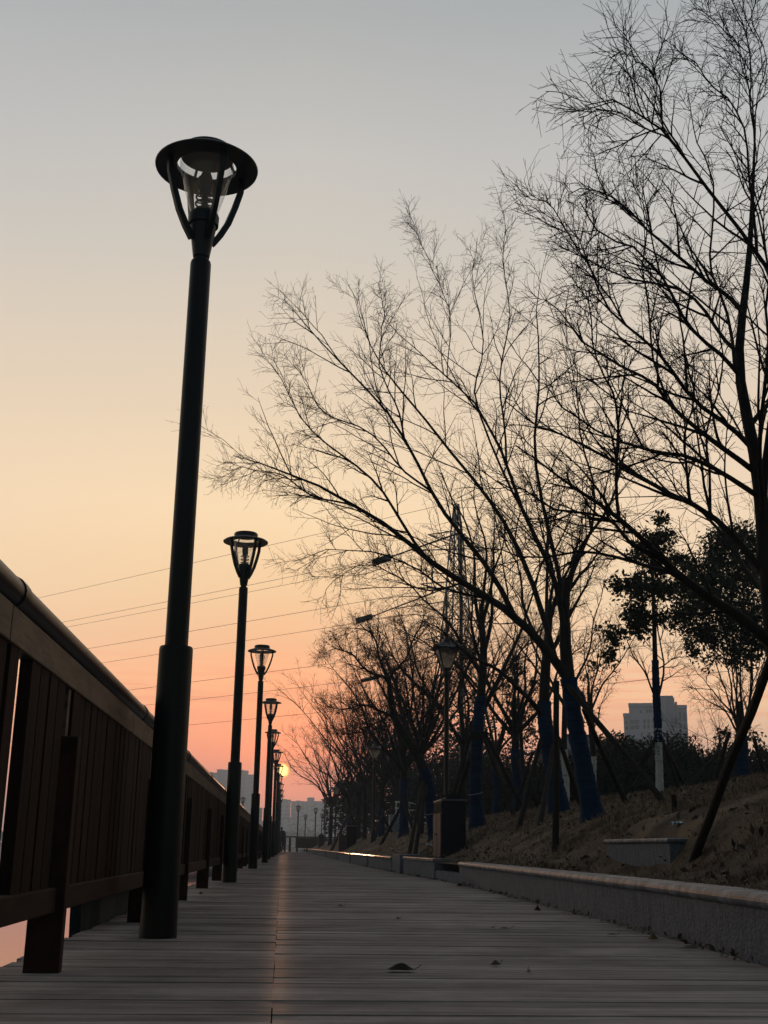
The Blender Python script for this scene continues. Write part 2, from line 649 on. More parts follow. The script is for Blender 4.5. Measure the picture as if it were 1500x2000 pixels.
def lamp_proto():
    root = empty('lamp_post')
    mb = MB()
    mb.lathe([(0, 0.0), (.084, 0), (.082, .1), (.080, 1.295), (.0795, 1.315), (.076, 1.325), (.0, 1.325)], 28)
    mb.build('sleeve', M['pole'], root, smooth=True)
    mb = MB()
    mb.lathe([(.055, 1.32), (.054, 3.375), (.050, 3.39), (.0, 3.392)], 24)
    mb.build('pole', M['pole'], root, smooth=True)
    mb = MB()
    mb.lathe([(.033, 3.38), (.035, 3.41), (.043, 3.415), (.068, 3.585), (.069, 3.60), (.080, 3.603), (.082, 3.655), (.077, 3.668), (.0, 3.668)], 24)
    mb.build('lamp_neck', M['polehead'], root, smooth=True)
    mb = MB()
    mb.lathe([(.158, 3.956), (.20, 3.954), (.262, 3.950), (.272, 3.950), (.274, 3.957), (.255, 3.972), (.20, 3.990), (.172, 3.994), (.160, 3.988), (.158, 3.956)], 48)
    mb.build('lamp_brim', M['polehead'], root, smooth=True)
    mb = MB()
    mb.lathe([(0, 4.022), (.100, 4.020), (.124, 4.014), (.142, 4.018), (.146, 4.050), (.137, 4.064), (.06, 4.070), (0, 4.072)], 40)
    for q in range(4):
        t = R(28 + 90 * q)
        mb.bar((.16 * math.cos(t), .16 * math.sin(t), 3.985), (.138 * math.cos(t), .138 * math.sin(t), 4.025), .012, .012)
    sh = mb.build('lamp_cap', M['polehead'], root, smooth=True)
    mb = MB()
    mb.lathe([(.066, 3.662), (.092, 3.75), (.122, 3.86), (.142, 3.95), (.146, 4.018)], 40)
    mb.build('glass_globe', M['glass'], root, smooth=True)
    mb = MB()
    mb.lathe([(.018, 3.665), (.018, 3.79), (.033, 3.795), (.036, 3.81), (.036, 3.89), (.024, 3.925), (0, 3.927)], 18)
    for z, rr_ in ((3.695, .046), (3.735, .047), (3.775, .046)):
        ring = [(rr_ * math.cos(2 * PI * q / 24), rr_ * math.sin(2 * PI * q / 24), z) for q in range(25)]
        mb.tube(ring, .0055, 6, cap=False)
        for t in (0.4, 3.5):
            mb.bar((.014 * math.cos(t), .014 * math.sin(t), z), (.045 * math.cos(t), .045 * math.sin(t), z), .006, .006)
    for t in (0.9, 4.04):
        lp_ = [((.036 + .026 * math.sin(PI * q / 10)) * math.cos(t), (.036 + .026 * math.sin(PI * q / 10)) * math.sin(t), 3.80 + .09 * q / 10) for q in range(11)]
        mb.tube(lp_, .006, 6)
    mb.build('louver_stack', M['louver'], root, smooth=True)
    for q in range(4):
        t = R(28 + 90 * q)
        pr = [(.058, 3.512), (.098, 3.575), (.140, 3.66), (.176, 3.77), (.203, 3.87), (.208, 3.93), (.207, 3.953)]
        mb = MB()
        pts = [Vector((r * math.cos(t), r * math.sin(t), z)) for r, z in pr]
        side = Vector((-math.sin(t), math.cos(t), 0))
        for i, p in enumerate(pts):
            d = (pts[min(i + 1, len(pts) - 1)] - pts[max(i - 1, 0)]).normalized()
            nrm = d.cross(side).normalized()
            w = .017 - .004 * i / 6
            for a, c in ((-1, -1), (1, -1), (1, 1), (-1, 1)):
                mb.v.append(tuple(p + side * a * .0135 + nrm * c * w))
        for i in range(len(pts) - 1):
            for j in range(4):
                a, c = i * 4 + j, i * 4 + (j + 1) % 4
                mb.f.append((a, c, c + 4, a + 4))
        mb.f.append((3, 2, 1, 0))
        e = (len(pts) - 1) * 4
        mb.f.append((e, e + 1, e + 2, e + 3))
        mb.build('arm', M['polehead'], root)
    return root


lp = lamp_proto()
LAB = ['tall black lamp post nearest the camera with clear glass head', 'second black lamp post along the railing with glass head against yellow sky',
       'third black lamp post along the railing, head against orange sky', 'fourth black lamp post along the railing above the row of low heads',
       'fifth black lamp post along the railing, its head half hidden by the fourth pole', 'sixth black lamp post along the railing, just above the sun',
       'seventh black lamp post along the railing, its head crossing the sun', 'eighth black lamp post along the railing, its head right below the sun',
       'ninth black lamp post along the railing, small head below the sun', 'tenth black lamp post along the railing, last but one of the row',
       'farthest black lamp post of the row along the railing']
for i in range(11):
    y = 5.6 + 8.36 * i
    o = lp if i == 0 else copy_tree(lp)
    o.location = ([-.535, -.575, -.51, -.41, -.42, -.35, -.29, -.26, -.23, -.20, -.18][i], y, 0)
    o.rotation_euler = (0, 0, R([0, 9, -22, 14, 35, 5, -12, 20, 40, 3, 15][i]))
    o.scale = (1, 1, .985 if i == 0 else 1.004)
    tag(o, LAB[i], 'lamp post', 'black lamp posts along the railing')
far = [(583, 'black glass headed lamp post standing behind the far cross railing', 111, 1572),
       (597, 'shortest looking thin lamp post between two taller ones on the far platform', 137, 1590),
       (617, 'black lamp post beside the dark box at the far end of the kerb', 118, 1577),
       (629, 'thin distant lamp post left of the pagoda lanterns at the far end', 140, 1588),
       (475, 'small distant lamp post seen just above the railing between near poles', 112, 1556)]
for u, lab, D, v in far:
    p = at(u, v, D)
    o = copy_tree(lp)
    o.location = (p[0], p[1], p[2] - 4.12)
    o.scale = (1.15, 1.15, 1.0)
    tag(o, lab, 'lamp post', 'distant lamp posts beyond the boardwalk')

# plinths under the distant lamps: a low far jetty
mb = MB()
mb.box(-9, 9.5, 96.02, 142, -.3, -.02)
tag(mb.build('jetty', M['deck']), 'low jetty beyond the far railing', 'jetty', kind='structure')


# ------------------------------------------------------------------ pagoda lanterns on the bank
def lantern_proto():
    root = empty('lantern_post')
    mb = MB()
    mb.lathe([(0, 0), (.085, 0), (.085, .42), (.075, .45), (.05, .47), (.043, .5), (.038, 2.80), (.040, 2.82), (.052, 2.84), (.050, 2.90), (.035, 2.92), (0, 2.92)], 16)
    mb.build('pole', M['pole'], root, smooth=True)
    mb = MB()
    k = 2 ** .5
    mb.lathe([(0.03 * k, 2.915), (.055 * k, 2.94), (.065 * k, 2.955), (.065 * k, 2.965), (.0, 2.965)], 4, rot=PI / 4)
    for q in range(4):
        t = PI / 4 + q * PI / 2
        mb.bar((.062 * k * math.cos(t), .062 * k * math.sin(t), 2.96), (.165 * k * math.cos(t), .165 * k * math.sin(t), 3.27), .018, .018)
    mb.build('lantern_frame', M['polehead'], root)
    mb = MB()
    mb.lathe([(.06 * k, 2.97), (.16 * k, 3.26)], 4, rot=PI / 4)
    mb.build('glass_panel', M['frost'], root)
    mb = MB()
    # square roof, corners curling up
    rings = [(.245, 3.265, .035), (.26, 3.285, .045), (.20, 3.315, .012), (.12, 3.36, 0), (.075, 3.40, 0), (.06, 3.41, 0), (.055, 3.44, 0), (.028, 3.46, 0), (.02, 3.49, 0), (0.004, 3.50, 0)]
    K = 24
    b0 = len(mb.v)
    for r, z, lift in rings:
        for j in range(K):
            t = 2 * PI * j / K
            c, s_ = math.cos(t), math.sin(t)
            mm = max(abs(c), abs(s_))
            corner = (min(abs(c), abs(s_)) / mm) ** 3
            mb.v.append((r * c / mm, r * s_ / mm, z + lift * corner))
    for i in range(len(rings) - 1):
        for j in range(K):
            a, c = b0 + i * K + j, b0 + i * K + (j + 1) % K
            mb.f.append((a, c, c + K, a + K))
    mb.f.append(tuple(b0 + j for j in reversed(range(K))))
    mb.build('pagoda_roof', M['polehead'], root)
    return root


lt = lantern_proto()
for i, (u, v, D, lab) in enumerate([(872, 1243, 19.2, 'pagoda roofed lantern post standing behind the big navy bin, nearest of its kind'),
                                    (732, 1451, 37.5, 'pagoda roofed lantern post in the middle of the bank left of the white railing'),
                                    (657, 1533, 61, 'pagoda roofed lantern post left of the small distant bin'),
                                    (635, 1557, 88, 'small pagoda roofed lantern post near the far end of the bank'),
                                    (637, 1580, 112, 'farthest tiny pagoda lantern post, partly behind a nearer one')]):
    p = at(u, v, D)
    o = lt if i == 0 else copy_tree(lt)
    zg = gz(p[0], p[1])
    o.location = (p[0], p[1], zg - .02)
    h = (p[2] - zg) / 3.48
    o.scale = (1, 1, h)
    o.rotation_euler = (0, 0, R(8 * i + 4))
    tag(o, lab, 'lantern post', 'pagoda lantern posts on the grass bank')

# ------------------------------------------------------------------ kerb walls


def wall_seg(y0, y1, h, depth, capmat, rounded, label, cat='kerb wall', group='stone kerb walls beside the boardwalk', dx=0.0, cap=True, over=.02, step=.45):
    x0 = float(kerb_x(y0)) + dx
    root = empty('kerb_wall', (x0, y0, 0))
    tag(root, label, cat, group)
    n = max(2, int((y1 - y0) / step))
    ysq = np.linspace(y0, y1, n + 1)

    def sweep(prof, name, mt, smooth=False, gap=0.0):
        mb = MB()
        cells = [(ysq[i] + gap, ysq[i + 1] - gap) for i in range(n)] if gap else [(y0, y1)]
        for a, c in cells:
            yy = [a, c] if gap else list(ysq)
            k = len(prof)
            b0 = len(mb.v)
            for y in yy:
                xk = float(kerb_x(y)) + dx
                for (px, pz) in prof:
                    mb.v.append((xk + px - x0, y - y0, pz))
            for i in range(len(yy) - 1):
                for j in range(k):
                    p, q = b0 + i * k + j, b0 + i * k + (j + 1) % k
                    mb.f.append((p, p + k, q + k, q))
            mb.f.append(tuple(b0 + j for j in range(k)))
            e = b0 + (len(yy) - 1) * k
            mb.f.append(tuple(e + j for j in reversed(range(k))))
        return mb.build(name, mt, root, smooth=smooth)
    hc = .055 if rounded else .04
    hb = h - hc if cap else h
    sweep([(0, -.05), (0, hb), (depth, hb), (depth, -.05)], 'wall_face', M['stone'], gap=.0022)
    if cap:
        if rounded:
            pr = [(-over + .028 - .028 * math.cos(t), hb + .0275 + .0275 * math.sin(t)) for t in np.linspace(-PI / 2, PI / 2, 9)]
            pr = [(.02, hb)] + pr + [(depth + .01, h), (depth + .01, hb)]
        else:
            pr = [(-over, hb + .004), (-over, h - .006), (-over + .006, h), (depth + .02, h), (depth + .02, hb + .004)]
        sweep(pr, 'coping', capmat, smooth=False, gap=.0018)
    return root


wall_seg(1.2, 14.3, .255, .17, M['stone2'], True, 'long low granite kerb wall with rounded coping at the right of the boardwalk', step=.62)
wall_seg(14.32, 16.28, .12, .2, None, False, 'low bare stone step between two kerb walls', cap=False, dx=.012)
segs = [(16.3, 19.6, .27, .42, 'granite bench wall end in front of the navy bin with glossy coping'),
        (21.3, 26.2, .25, .40, 'second granite bench wall beyond the pillar with pink lit coping'),
        (26.6, 32.2, .25, .40, 'granite bench wall left of the middle pagoda lantern with shining coping'),
        (32.8, 39.5, .25, .40, 'granite bench wall in front of the middle pagoda lantern'),
        (40.2, 50, .25, .40, 'granite bench wall in front of the small distant bin'),
        (51, 64, .25, .40, 'distant granite bench wall before the last one'),
        (65, 86, .25, .40, 'farthest granite bench wall at the end of the boardwalk')]
for a, c, h, d, lab in segs:
    wall_seg(a, c, h, d, M['cap'], False, lab, step=1.1)
mb = MB()
xk = float(kerb_x(20.2))
mb.box(xk - .03, xk + .4, 19.75, 21.1, -.02, .30)
tag(mb.build('kerb_pillar', M['stone'], bevel=.008), 'square granite pillar block between two bench walls', 'pillar')

# lone block on the bank
bl = empty('stone_block', (2.9, 8.92, .2))
tag(bl, 'low granite bench block with pale coping half buried in the dry grass bank', 'stone block')
mb = MB()
mb.box(0, .5, 0, 1.78, -.2, .265)
mb.build('block_body', M['stone'], bl, bevel=.004)
mb = MB()
mb.box(-.02, .52, -.018, 1.8, .268, .302)
mb.build('coping', M['stone2'], bl, bevel=.012)


# ------------------------------------------------------------------ bins
def bin_proto():
    root = empty('litter_bin')
    mb = MB()
    mb.box(0, .36, 0, .95, 0, .84)
    mb.build('body', M['bin'], root, bevel=.01)
    mb = MB()
    mb.box(-.012, .372, -.012, .962, .842, .868)
    mb.build('top_plate', M['binrim'], root, bevel=.006)
    for y0, y1 in ((.03, .455), (.495, .92)):
        mb = MB()
        mb.box(-.022, -.002, y0, y1, .02, .66)
        d = mb.build('door', M['bindoor'], root, bevel=.004)
        mb = MB()
        yh = y1 - .05 if y0 < .2 else y0 + .05
        mb.lathe([(0, -.03), (.012, -.03), (.012, 0), (.0, 0)], 8)
        h = mb.build('handle', M['binrim'], d)
        h.rotation_euler = (0, R(90), 0)
        h.location = (-.018, yh, .36)
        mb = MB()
        mb.box(-.012, -.003, y0, y1, .68, .82)  # solid plate, its dark colour stands in for the shaded hole
        mb.build('opening_plate', M['shade_fill'], root)
    mb = MB()
    mb.tube([(.1, .25, .868), (.1, .25, .93), (.115, .25, .945), (.245, .25, .945), (.26, .25, .93), (.26, .25, .868)], .012, 8)
    mb.tube([(.1, .7, .868), (.1, .7, .93), (.115, .7, .945), (.245, .7, .945), (.26, .7, .93), (.26, .7, .868)], .012, 8)
    mb.box(.1, .26, .26, .69, .87, .915)
    mb.build('ashtray', M['bin'], root)
    return root


bp_ = bin_proto()
p = ground(866, 1676)
bp_.location = (p[0] - .02, p[1], gz(p[0], p[1]) - .015)
print('bin', p)
tag(bp_, 'big navy litter bin with two brown doors in front of the nearest lantern post', 'litter bin', 'litter bins on the bank')
for u, D, lab in ((677, 46, 'smaller looking navy litter bin with brown side, left of the middle lantern post'), (622, 80, 'tiny dark litter bin at the far end of the kerb')):
    o = copy_tree(bp_)
    p = at(u, 1660, D)
    o.location = (p[0], p[1], gz(p[0], p[1]) - .02)
    tag(o, lab, 'litter bin', 'litter bins on the bank')
p = at(661, 1660, 44.5)
mb = MB()
mb.box(0, .31, 0, .4, 0, .6)
mb.box(-.01, .32, -.01, .41, .602, .63)
o = mb.build('cabinet', M['binred'], bevel=.008)
o.location = (p[0], p[1], gz(p[0], p[1]) - .02)
tag(o, 'low brown cabinet standing against the small distant bin', 'cabinet')


# ------------------------------------------------------------------ trees
def resample(pts, n):
    pts = np.asarray(pts, float)
    d = np.r_[0, np.cumsum(np.linalg.norm(np.diff(pts, axis=0), axis=1))]
    t = np.linspace(0, d[-1], n)
    # smooth by cubic hermite
    out = np.stack([np.interp(t, d, pts[:, k]) for k in range(3)], 1)
    sm = out.copy()
    for _ in range(2):
        sm[1:-1] = .25 * sm[:-2] + .5 * sm[1:-1] + .25 * sm[2:]
    return sm


class Level:
    def __init__(s, P, Rr):
        s.P = P
        s.R = Rr
        s.L = np.linalg.norm(np.diff(P, axis=1), axis=2).sum(1)


def unit(a):
    return a / np.maximum(np.linalg.norm(a, axis=-1, keepdims=True), 1e-9)


def sprout(rng, lev, n, t0, t1, ratio, ang, S, gnarl, lift, r0, r1, taper_len=.55, absl=None, lift2=0.0, minl=.03):
    """child shoots along every branch of a level"""
    N, K, _ = lev.P.shape
    t = (np.arange(n)[None, :] + rng.random((N, n))) / n
    t = t0 + (t1 - t0) * t
    f = t * (K - 1)
    i = np.clip(f.astype(int), 0, K - 2)
    w = (f - i)[..., None]
    rows = np.arange(N)[:, None]
    A, B = lev.P[rows, i], lev.P[rows, i + 1]
    base = A * (1 - w) + B * w
    d = unit(B - A)
    ref = rng.normal(size=(N, 1, 3)) * np.array([1, 1, .6])
    side = unit(np.cross(d, np.broadcast_to(ref, d.shape)))
    sgn = np.where((np.arange(n) % 2) == 0, 1., -1.)[None, :, None]
    side = unit(side * sgn + rng.normal(size=side.shape) * .55)
    side = unit(side - d * (side * d).sum(-1, keepdims=True))
    a = np.radians(rng.uniform(ang[0], ang[1], (N, n)))[..., None]
    dirn = d * np.cos(a) + side * np.sin(a)
    base_r = lev.R[rows, i] * (1 - w[..., 0]) + lev.R[rows, i + 1] * w[..., 0]
    if absl is not None:
        Ln = rng.uniform(absl[0], absl[1], (N, n)) * (1 - taper_len * t)
    else:
        Ln = lev.L[:, None] * rng.uniform(ratio[0], ratio[1], (N, n)) * (1 - taper_len * t)
    Ln = np.maximum(Ln, minl)
    base, dirn, Ln, br = base.reshape(-1, 3), dirn.reshape(-1, 3), Ln.ravel(), base_r.ravel()
    Q = len(Ln)
    P = np.zeros((Q, S + 1, 3))
    P[:, 0] = base
    cur = unit(dirn)
    st = (Ln / S)[:, None]
    for k in range(S):
        cur = unit(cur + rng.normal(size=(Q, 3)) * gnarl + np.array([0, 0, 1.]) * (lift + (lift2 - lift) * k / max(S - 1, 1)))
        P[:, k + 1] = P[:, k] + cur * st
    rs = np.minimum(br * .8, r0 * rng.uniform(.75, 1.2, Q))
    Rr = rs[:, None] + (np.minimum(r1, rs)[:, None] - rs[:, None]) * np.linspace(0, 1, S + 1)[None, :]
    return Level(P, Rr)


def tubes(levels_sides):
    V, Fq, off = [], [], 0
    for lev, k in levels_sides:
        P, Rr = lev.P, lev.R
        N, K, _ = P.shape
        T = np.zeros_like(P)
        T[:, 1:-1] = P[:, 2:] - P[:, :-2]
        T[:, 0] = P[:, 1] - P[:, 0]
        T[:, -1] = P[:, -1] - P[:, -2]
        T = unit(T)
        ref = np.array([.37, .61, .70])
        U = unit(np.cross(T, ref))
        W = np.cross(T, U)
        th = np.arange(k) * 2 * PI / k
        ring = P[:, :, None, :] + (U[:, :, None, :] * np.cos(th)[None, None, :, None] + W[:, :, None, :] * np.sin(th)[None, None, :, None]) * Rr[:, :, None, None]
        V.append(ring.reshape(-1, 3))
        base = off + (np.arange(N)[:, None, None] * K + np.arange(K - 1)[None, :, None]) * k
        j = np.arange(k)[None, None, :]
        j2 = (j + 1) % k
        Fq.append(np.stack([base + j, base + j2, base + j2 + k, base + j + k], -1).reshape(-1, 4))
        off += N * K * k
    return np.concatenate(V), np.concatenate(Fq)


def leaf_cards(rng, C, size, droop=.3, aspect=.45):
    """one folded leaf (two triangles sharing a midrib) at each point"""
    n = len(C)
    d = unit(rng.normal(size=(n, 3)) + np.array([0, 0, -droop]))
    s = unit(np.cross(d, rng.normal(size=(n, 3))))
    nn = np.cross(d, s)
    sz = size * rng.uniform(.6, 1.3, n)[:, None]
    a = C
    tip = C + d * sz
    mid = C + d * sz * .5
    l = mid + s * sz * aspect * .5 + nn * sz * .1
    r = mid - s * sz * aspect * .5 + nn * sz * .1
    V = np.stack([a, l, tip, r], 1).reshape(-1, 3)
    b = np.arange(n) * 4
    F3 = np.concatenate([np.stack([b, b + 1, b + 2], 1), np.stack([b, b + 2, b + 3], 1)])
    return V, F3


def wrap_mesh(rng, pts, rad, n=44, k=20, flare=.3):
    P = resample(pts, n)
    rr = np.interp(np.linspace(0, 1, n), np.linspace(0, 1, len(rad)), rad)
    fl = 1 + flare * np.exp(-np.linspace(0, 1, n) * 14)
    P_ = P[None]
    R_ = (rr * fl * (1 + rng.uniform(-.04, .08, n)))[None]
    V, Fq = tubes([(Level(P_, R_), k)])
    V += rng.normal(size=V.shape) * .0035
    return V, Fq


def tree(name, label, base, trunk, trad, limbs, seed, group=None, wrap=None, wmat='wrap', dens=1.0, tw=1.0, leaves=0, leafmat='leaf', leafsize=.05,
         extra=0, reach=1.0, cat='tree', whitewash=None, tipr=.0013, clump=None, fork_t=.8, sprd=(22, 48), llen=(1.6, 2.8), tie=0.0):
    """trunk: polyline (world); limbs: list of (polyline, r0, r1)"""
    rng = np.random.default_rng(seed)
    base = np.asarray(base, float)
    root = empty(name, base)
    tag(root, label, cat, group)
    K = 14
    TP = resample(trunk, 20)
    TR = np.interp(np.linspace(0, 1, 20), np.linspace(0, 1, len(trad)), trad)
    trunk_l = Level(TP[None], TR[None])
    Ls, Rs = [], []
    hosts, hrad = [np.asarray(resample(TP, 120))], [np.interp(np.linspace(0, 1, 120), np.linspace(0, 1, 20), TR)]
    for pl, r0, r1 in limbs:
        pl = np.array(pl, float)
        HP, HR = np.concatenate(hosts), np.concatenate(hrad)
        df = HP - pl[0]
        vd = unit(pl[0] - CAM)
        along = df @ vd
        perp = np.linalg.norm(df - along[:, None] * vd, axis=1)
        j = int(np.argmin(perp + .12 * np.abs(along)))
        shift = HP[j] - pl[0]
        r0 = min(r0, HR[j] * .8)
        wgt = np.clip(1 - np.linspace(0, 1, len(pl)) * 1.6, 0, 1)[:, None]
        pl = pl + shift * wgt
        P = resample(pl, K)
        Lp = np.linalg.norm(np.diff(P, axis=0), axis=1).sum()
        tt = np.linspace(0, 1, K)[:, None]
        n_ = rng.normal(size=P.shape) * np.array([.010, .02, .010]) * tt
        ph = rng.uniform(0, 6.28, 3)
        n_ = n_ + np.sin(tt * rng.uniform(7, 13, 3) + ph) * tt * (1 - tt) * 4 * .016 * Lp
        P = P + n_
        P = P[0] + (P - P[0]) * (1 - .045 * tt)
        fine = np.stack([np.interp(np.linspace(0, 1, 120), tt[:, 0], P[:, q]) for q in range(3)], 1)
        hosts.append(fine)
        hrad.append(r0 + (min(r1, .0032) - r0) * np.linspace(0, 1, 120) ** .75)
        Ls.append(P)
        Rs.append(r0 + (min(r1, .0032) - r0) * np.linspace(0, 1, K) ** .75)
    if extra:
        tl = Level(trunk_l.P, trunk_l.R)
        ex = sprout(rng, tl, extra, fork_t, .99, None, sprd, K - 1, .07, .10, TR[-1] * 1.05, .006, absl=llen, taper_len=.1, lift2=.03)
        for P, r in zip(ex.P, ex.R):
            Ls.append(P)
            Rs.append(r)
    l1 = Level(np.array(Ls), np.array(Rs))
    d = dens
    l2 = sprout(rng, l1, max(5, int(16 * d)), .12, 1.0, (.15, .56), (22, 48), 8, .075, .05, .010, .0022, lift2=-.03, taper_len=.72)
    l2b = sprout(rng, l1, max(2, int(6 * d)), .3, 1.0, (.06, .16), (30, 65), 5, .10, .02, .005, .0018, lift2=-.05)
    l3 = sprout(rng, l2, max(4, int(6.4 * d)), .12, 1.0, (.24, .60), (22, 50), 5, .075, .03, .0045, .0018, lift2=-.03, minl=.10)
    src = Level(np.concatenate([l3.P, l2b.P]), np.concatenate([l3.R, l2b.R]))
    l4 = sprout(rng, src, max(3, int(4.6 * d)), .12, 1.0, None, (26, 58), 3, .09, .02, .0023, tipr, absl=(.07 * reach, .30 * reach), taper_len=.3, lift2=-.03)
    l5 = sprout(rng, l4, max(1, int(2.0 * d)), .3, 1.0, None, (28, 60), 2, .06, .0, .0019, tipr, absl=(.03 * reach, .09 * reach), taper_len=.2, lift2=-.02)
    for l in (l3, l4, l5, l2b):
        l.R = l.R * tw
    V, Fq = tubes([(trunk_l, 12), (l1, 8)])
    o = link('trunk', make_mesh('trunk', V - base, Fq, smooth=True), M['bark'], root)
    V, Fq = tubes([(l2, 5), (l2b, 4), (src if False else l3, 4), (l4, 3), (l5, 3)])
    o = link('crown', make_mesh('crown', V - base, Fq, smooth=True), M['twig'], root)
    if leaves:
        ends = np.concatenate([l4.P[:, -1], l3.P[:, -1]])
        if clump:
            c = clump(rng, leaves, l2, l3)
        else:
            c = ends[rng.integers(0, len(ends), leaves)] + rng.normal(size=(leaves, 3)) * .03
        V, F3 = leaf_cards(rng, c, leafsize)
        link('leaves', make_mesh('leaves', V - base, None, F3), M[leafmat], root)
    if wrap:
        a, c = wrap
        ia, ic = int(a * 19), max(int(a * 19) + 2, int(round(c * 19)))
        seg = TP[ia:ic + 1]
        V, Fq = wrap_mesh(rng, seg, TR[ia:ic + 1] * 1.10 + .006, flare=.35 if a == 0 else 0)
        wo = link('trunk_wrap', make_mesh('trunk_wrap', V - base, Fq, smooth=True), M[wmat], root)
        if tie:
            q = seg[max(1, int(len(seg) * tie))] - base
            rq = TR[ia + int(len(seg) * tie)] * 1.2 + .014
            ring = [(q[0] + rq * math.cos(2 * PI * w_ / 20), q[1] + rq * math.sin(2 * PI * w_ / 20), q[2] + .03 * math.sin(2 * PI * w_ / 20 + 1)) for w_ in range(21)]
            MB().tube(ring, .006, 6, cap=False).build('tie_string', M['conc'], wo)
    if whitewash:
        a, c = whitewash
        ia, ic = int(a * 19), max(int(a * 19) + 2, int(round(c * 19)))
        V, Fq = wrap_mesh(rng, TP[ia:ic + 1], TR[ia:ic + 1] * 1.03 + .003, flare=0)
        link('whitewash_band', make_mesh('whitewash_band', V - base, Fq, smooth=True), M['limewash'], root)
    return root


def px(pts, Da, Db=None):
    """pixel polyline at distances running from Da to Db"""
    Db = Da if Db is None else Db
    n = len(pts)
    return np.array([at(u, v, Da + (Db - Da) * i / max(n - 1, 1)) for i, (u, v) in enumerate(pts)])


def rev(p):
    return p[::-1]


def stakes(label, pts, group='timber tree props on the bank', r=.03):
    """a set of round timber props lashed together: list of (top px, bottom px, D top, D bottom)"""
    a0 = at(*pts[0][0], pts[0][2])
    root = empty('tree_prop', a0)
    tag(root, label, 'tree prop', group)
    for t, bt, Dt, Db in pts:
        A, B = at(*t, Dt), at(*bt, Db)
        dirv = B - A
        # stand on the ground
        for s in np.linspace(.6, 1.6, 400):
            q = A + dirv * s
            if q[2] < gz(q[0], q[1]) - .03:
                B = q
                break
        mid = [A + (B - A) * w + np.array([random.uniform(-.01, .01), 0, random.uniform(-.01, .01)]) * (0 < w < 1) for w in (0, .25, .5, .75, 1)]
        MB().tube([q - a0 for q in mid], [r * 1.0, r * 1.05, r * 1.12, r * 1.15, r * 1.2], 9).build('stake', M['stake'], root, smooth=True)
    return root


G1 = 'bare blue wrapped trees on the bank'
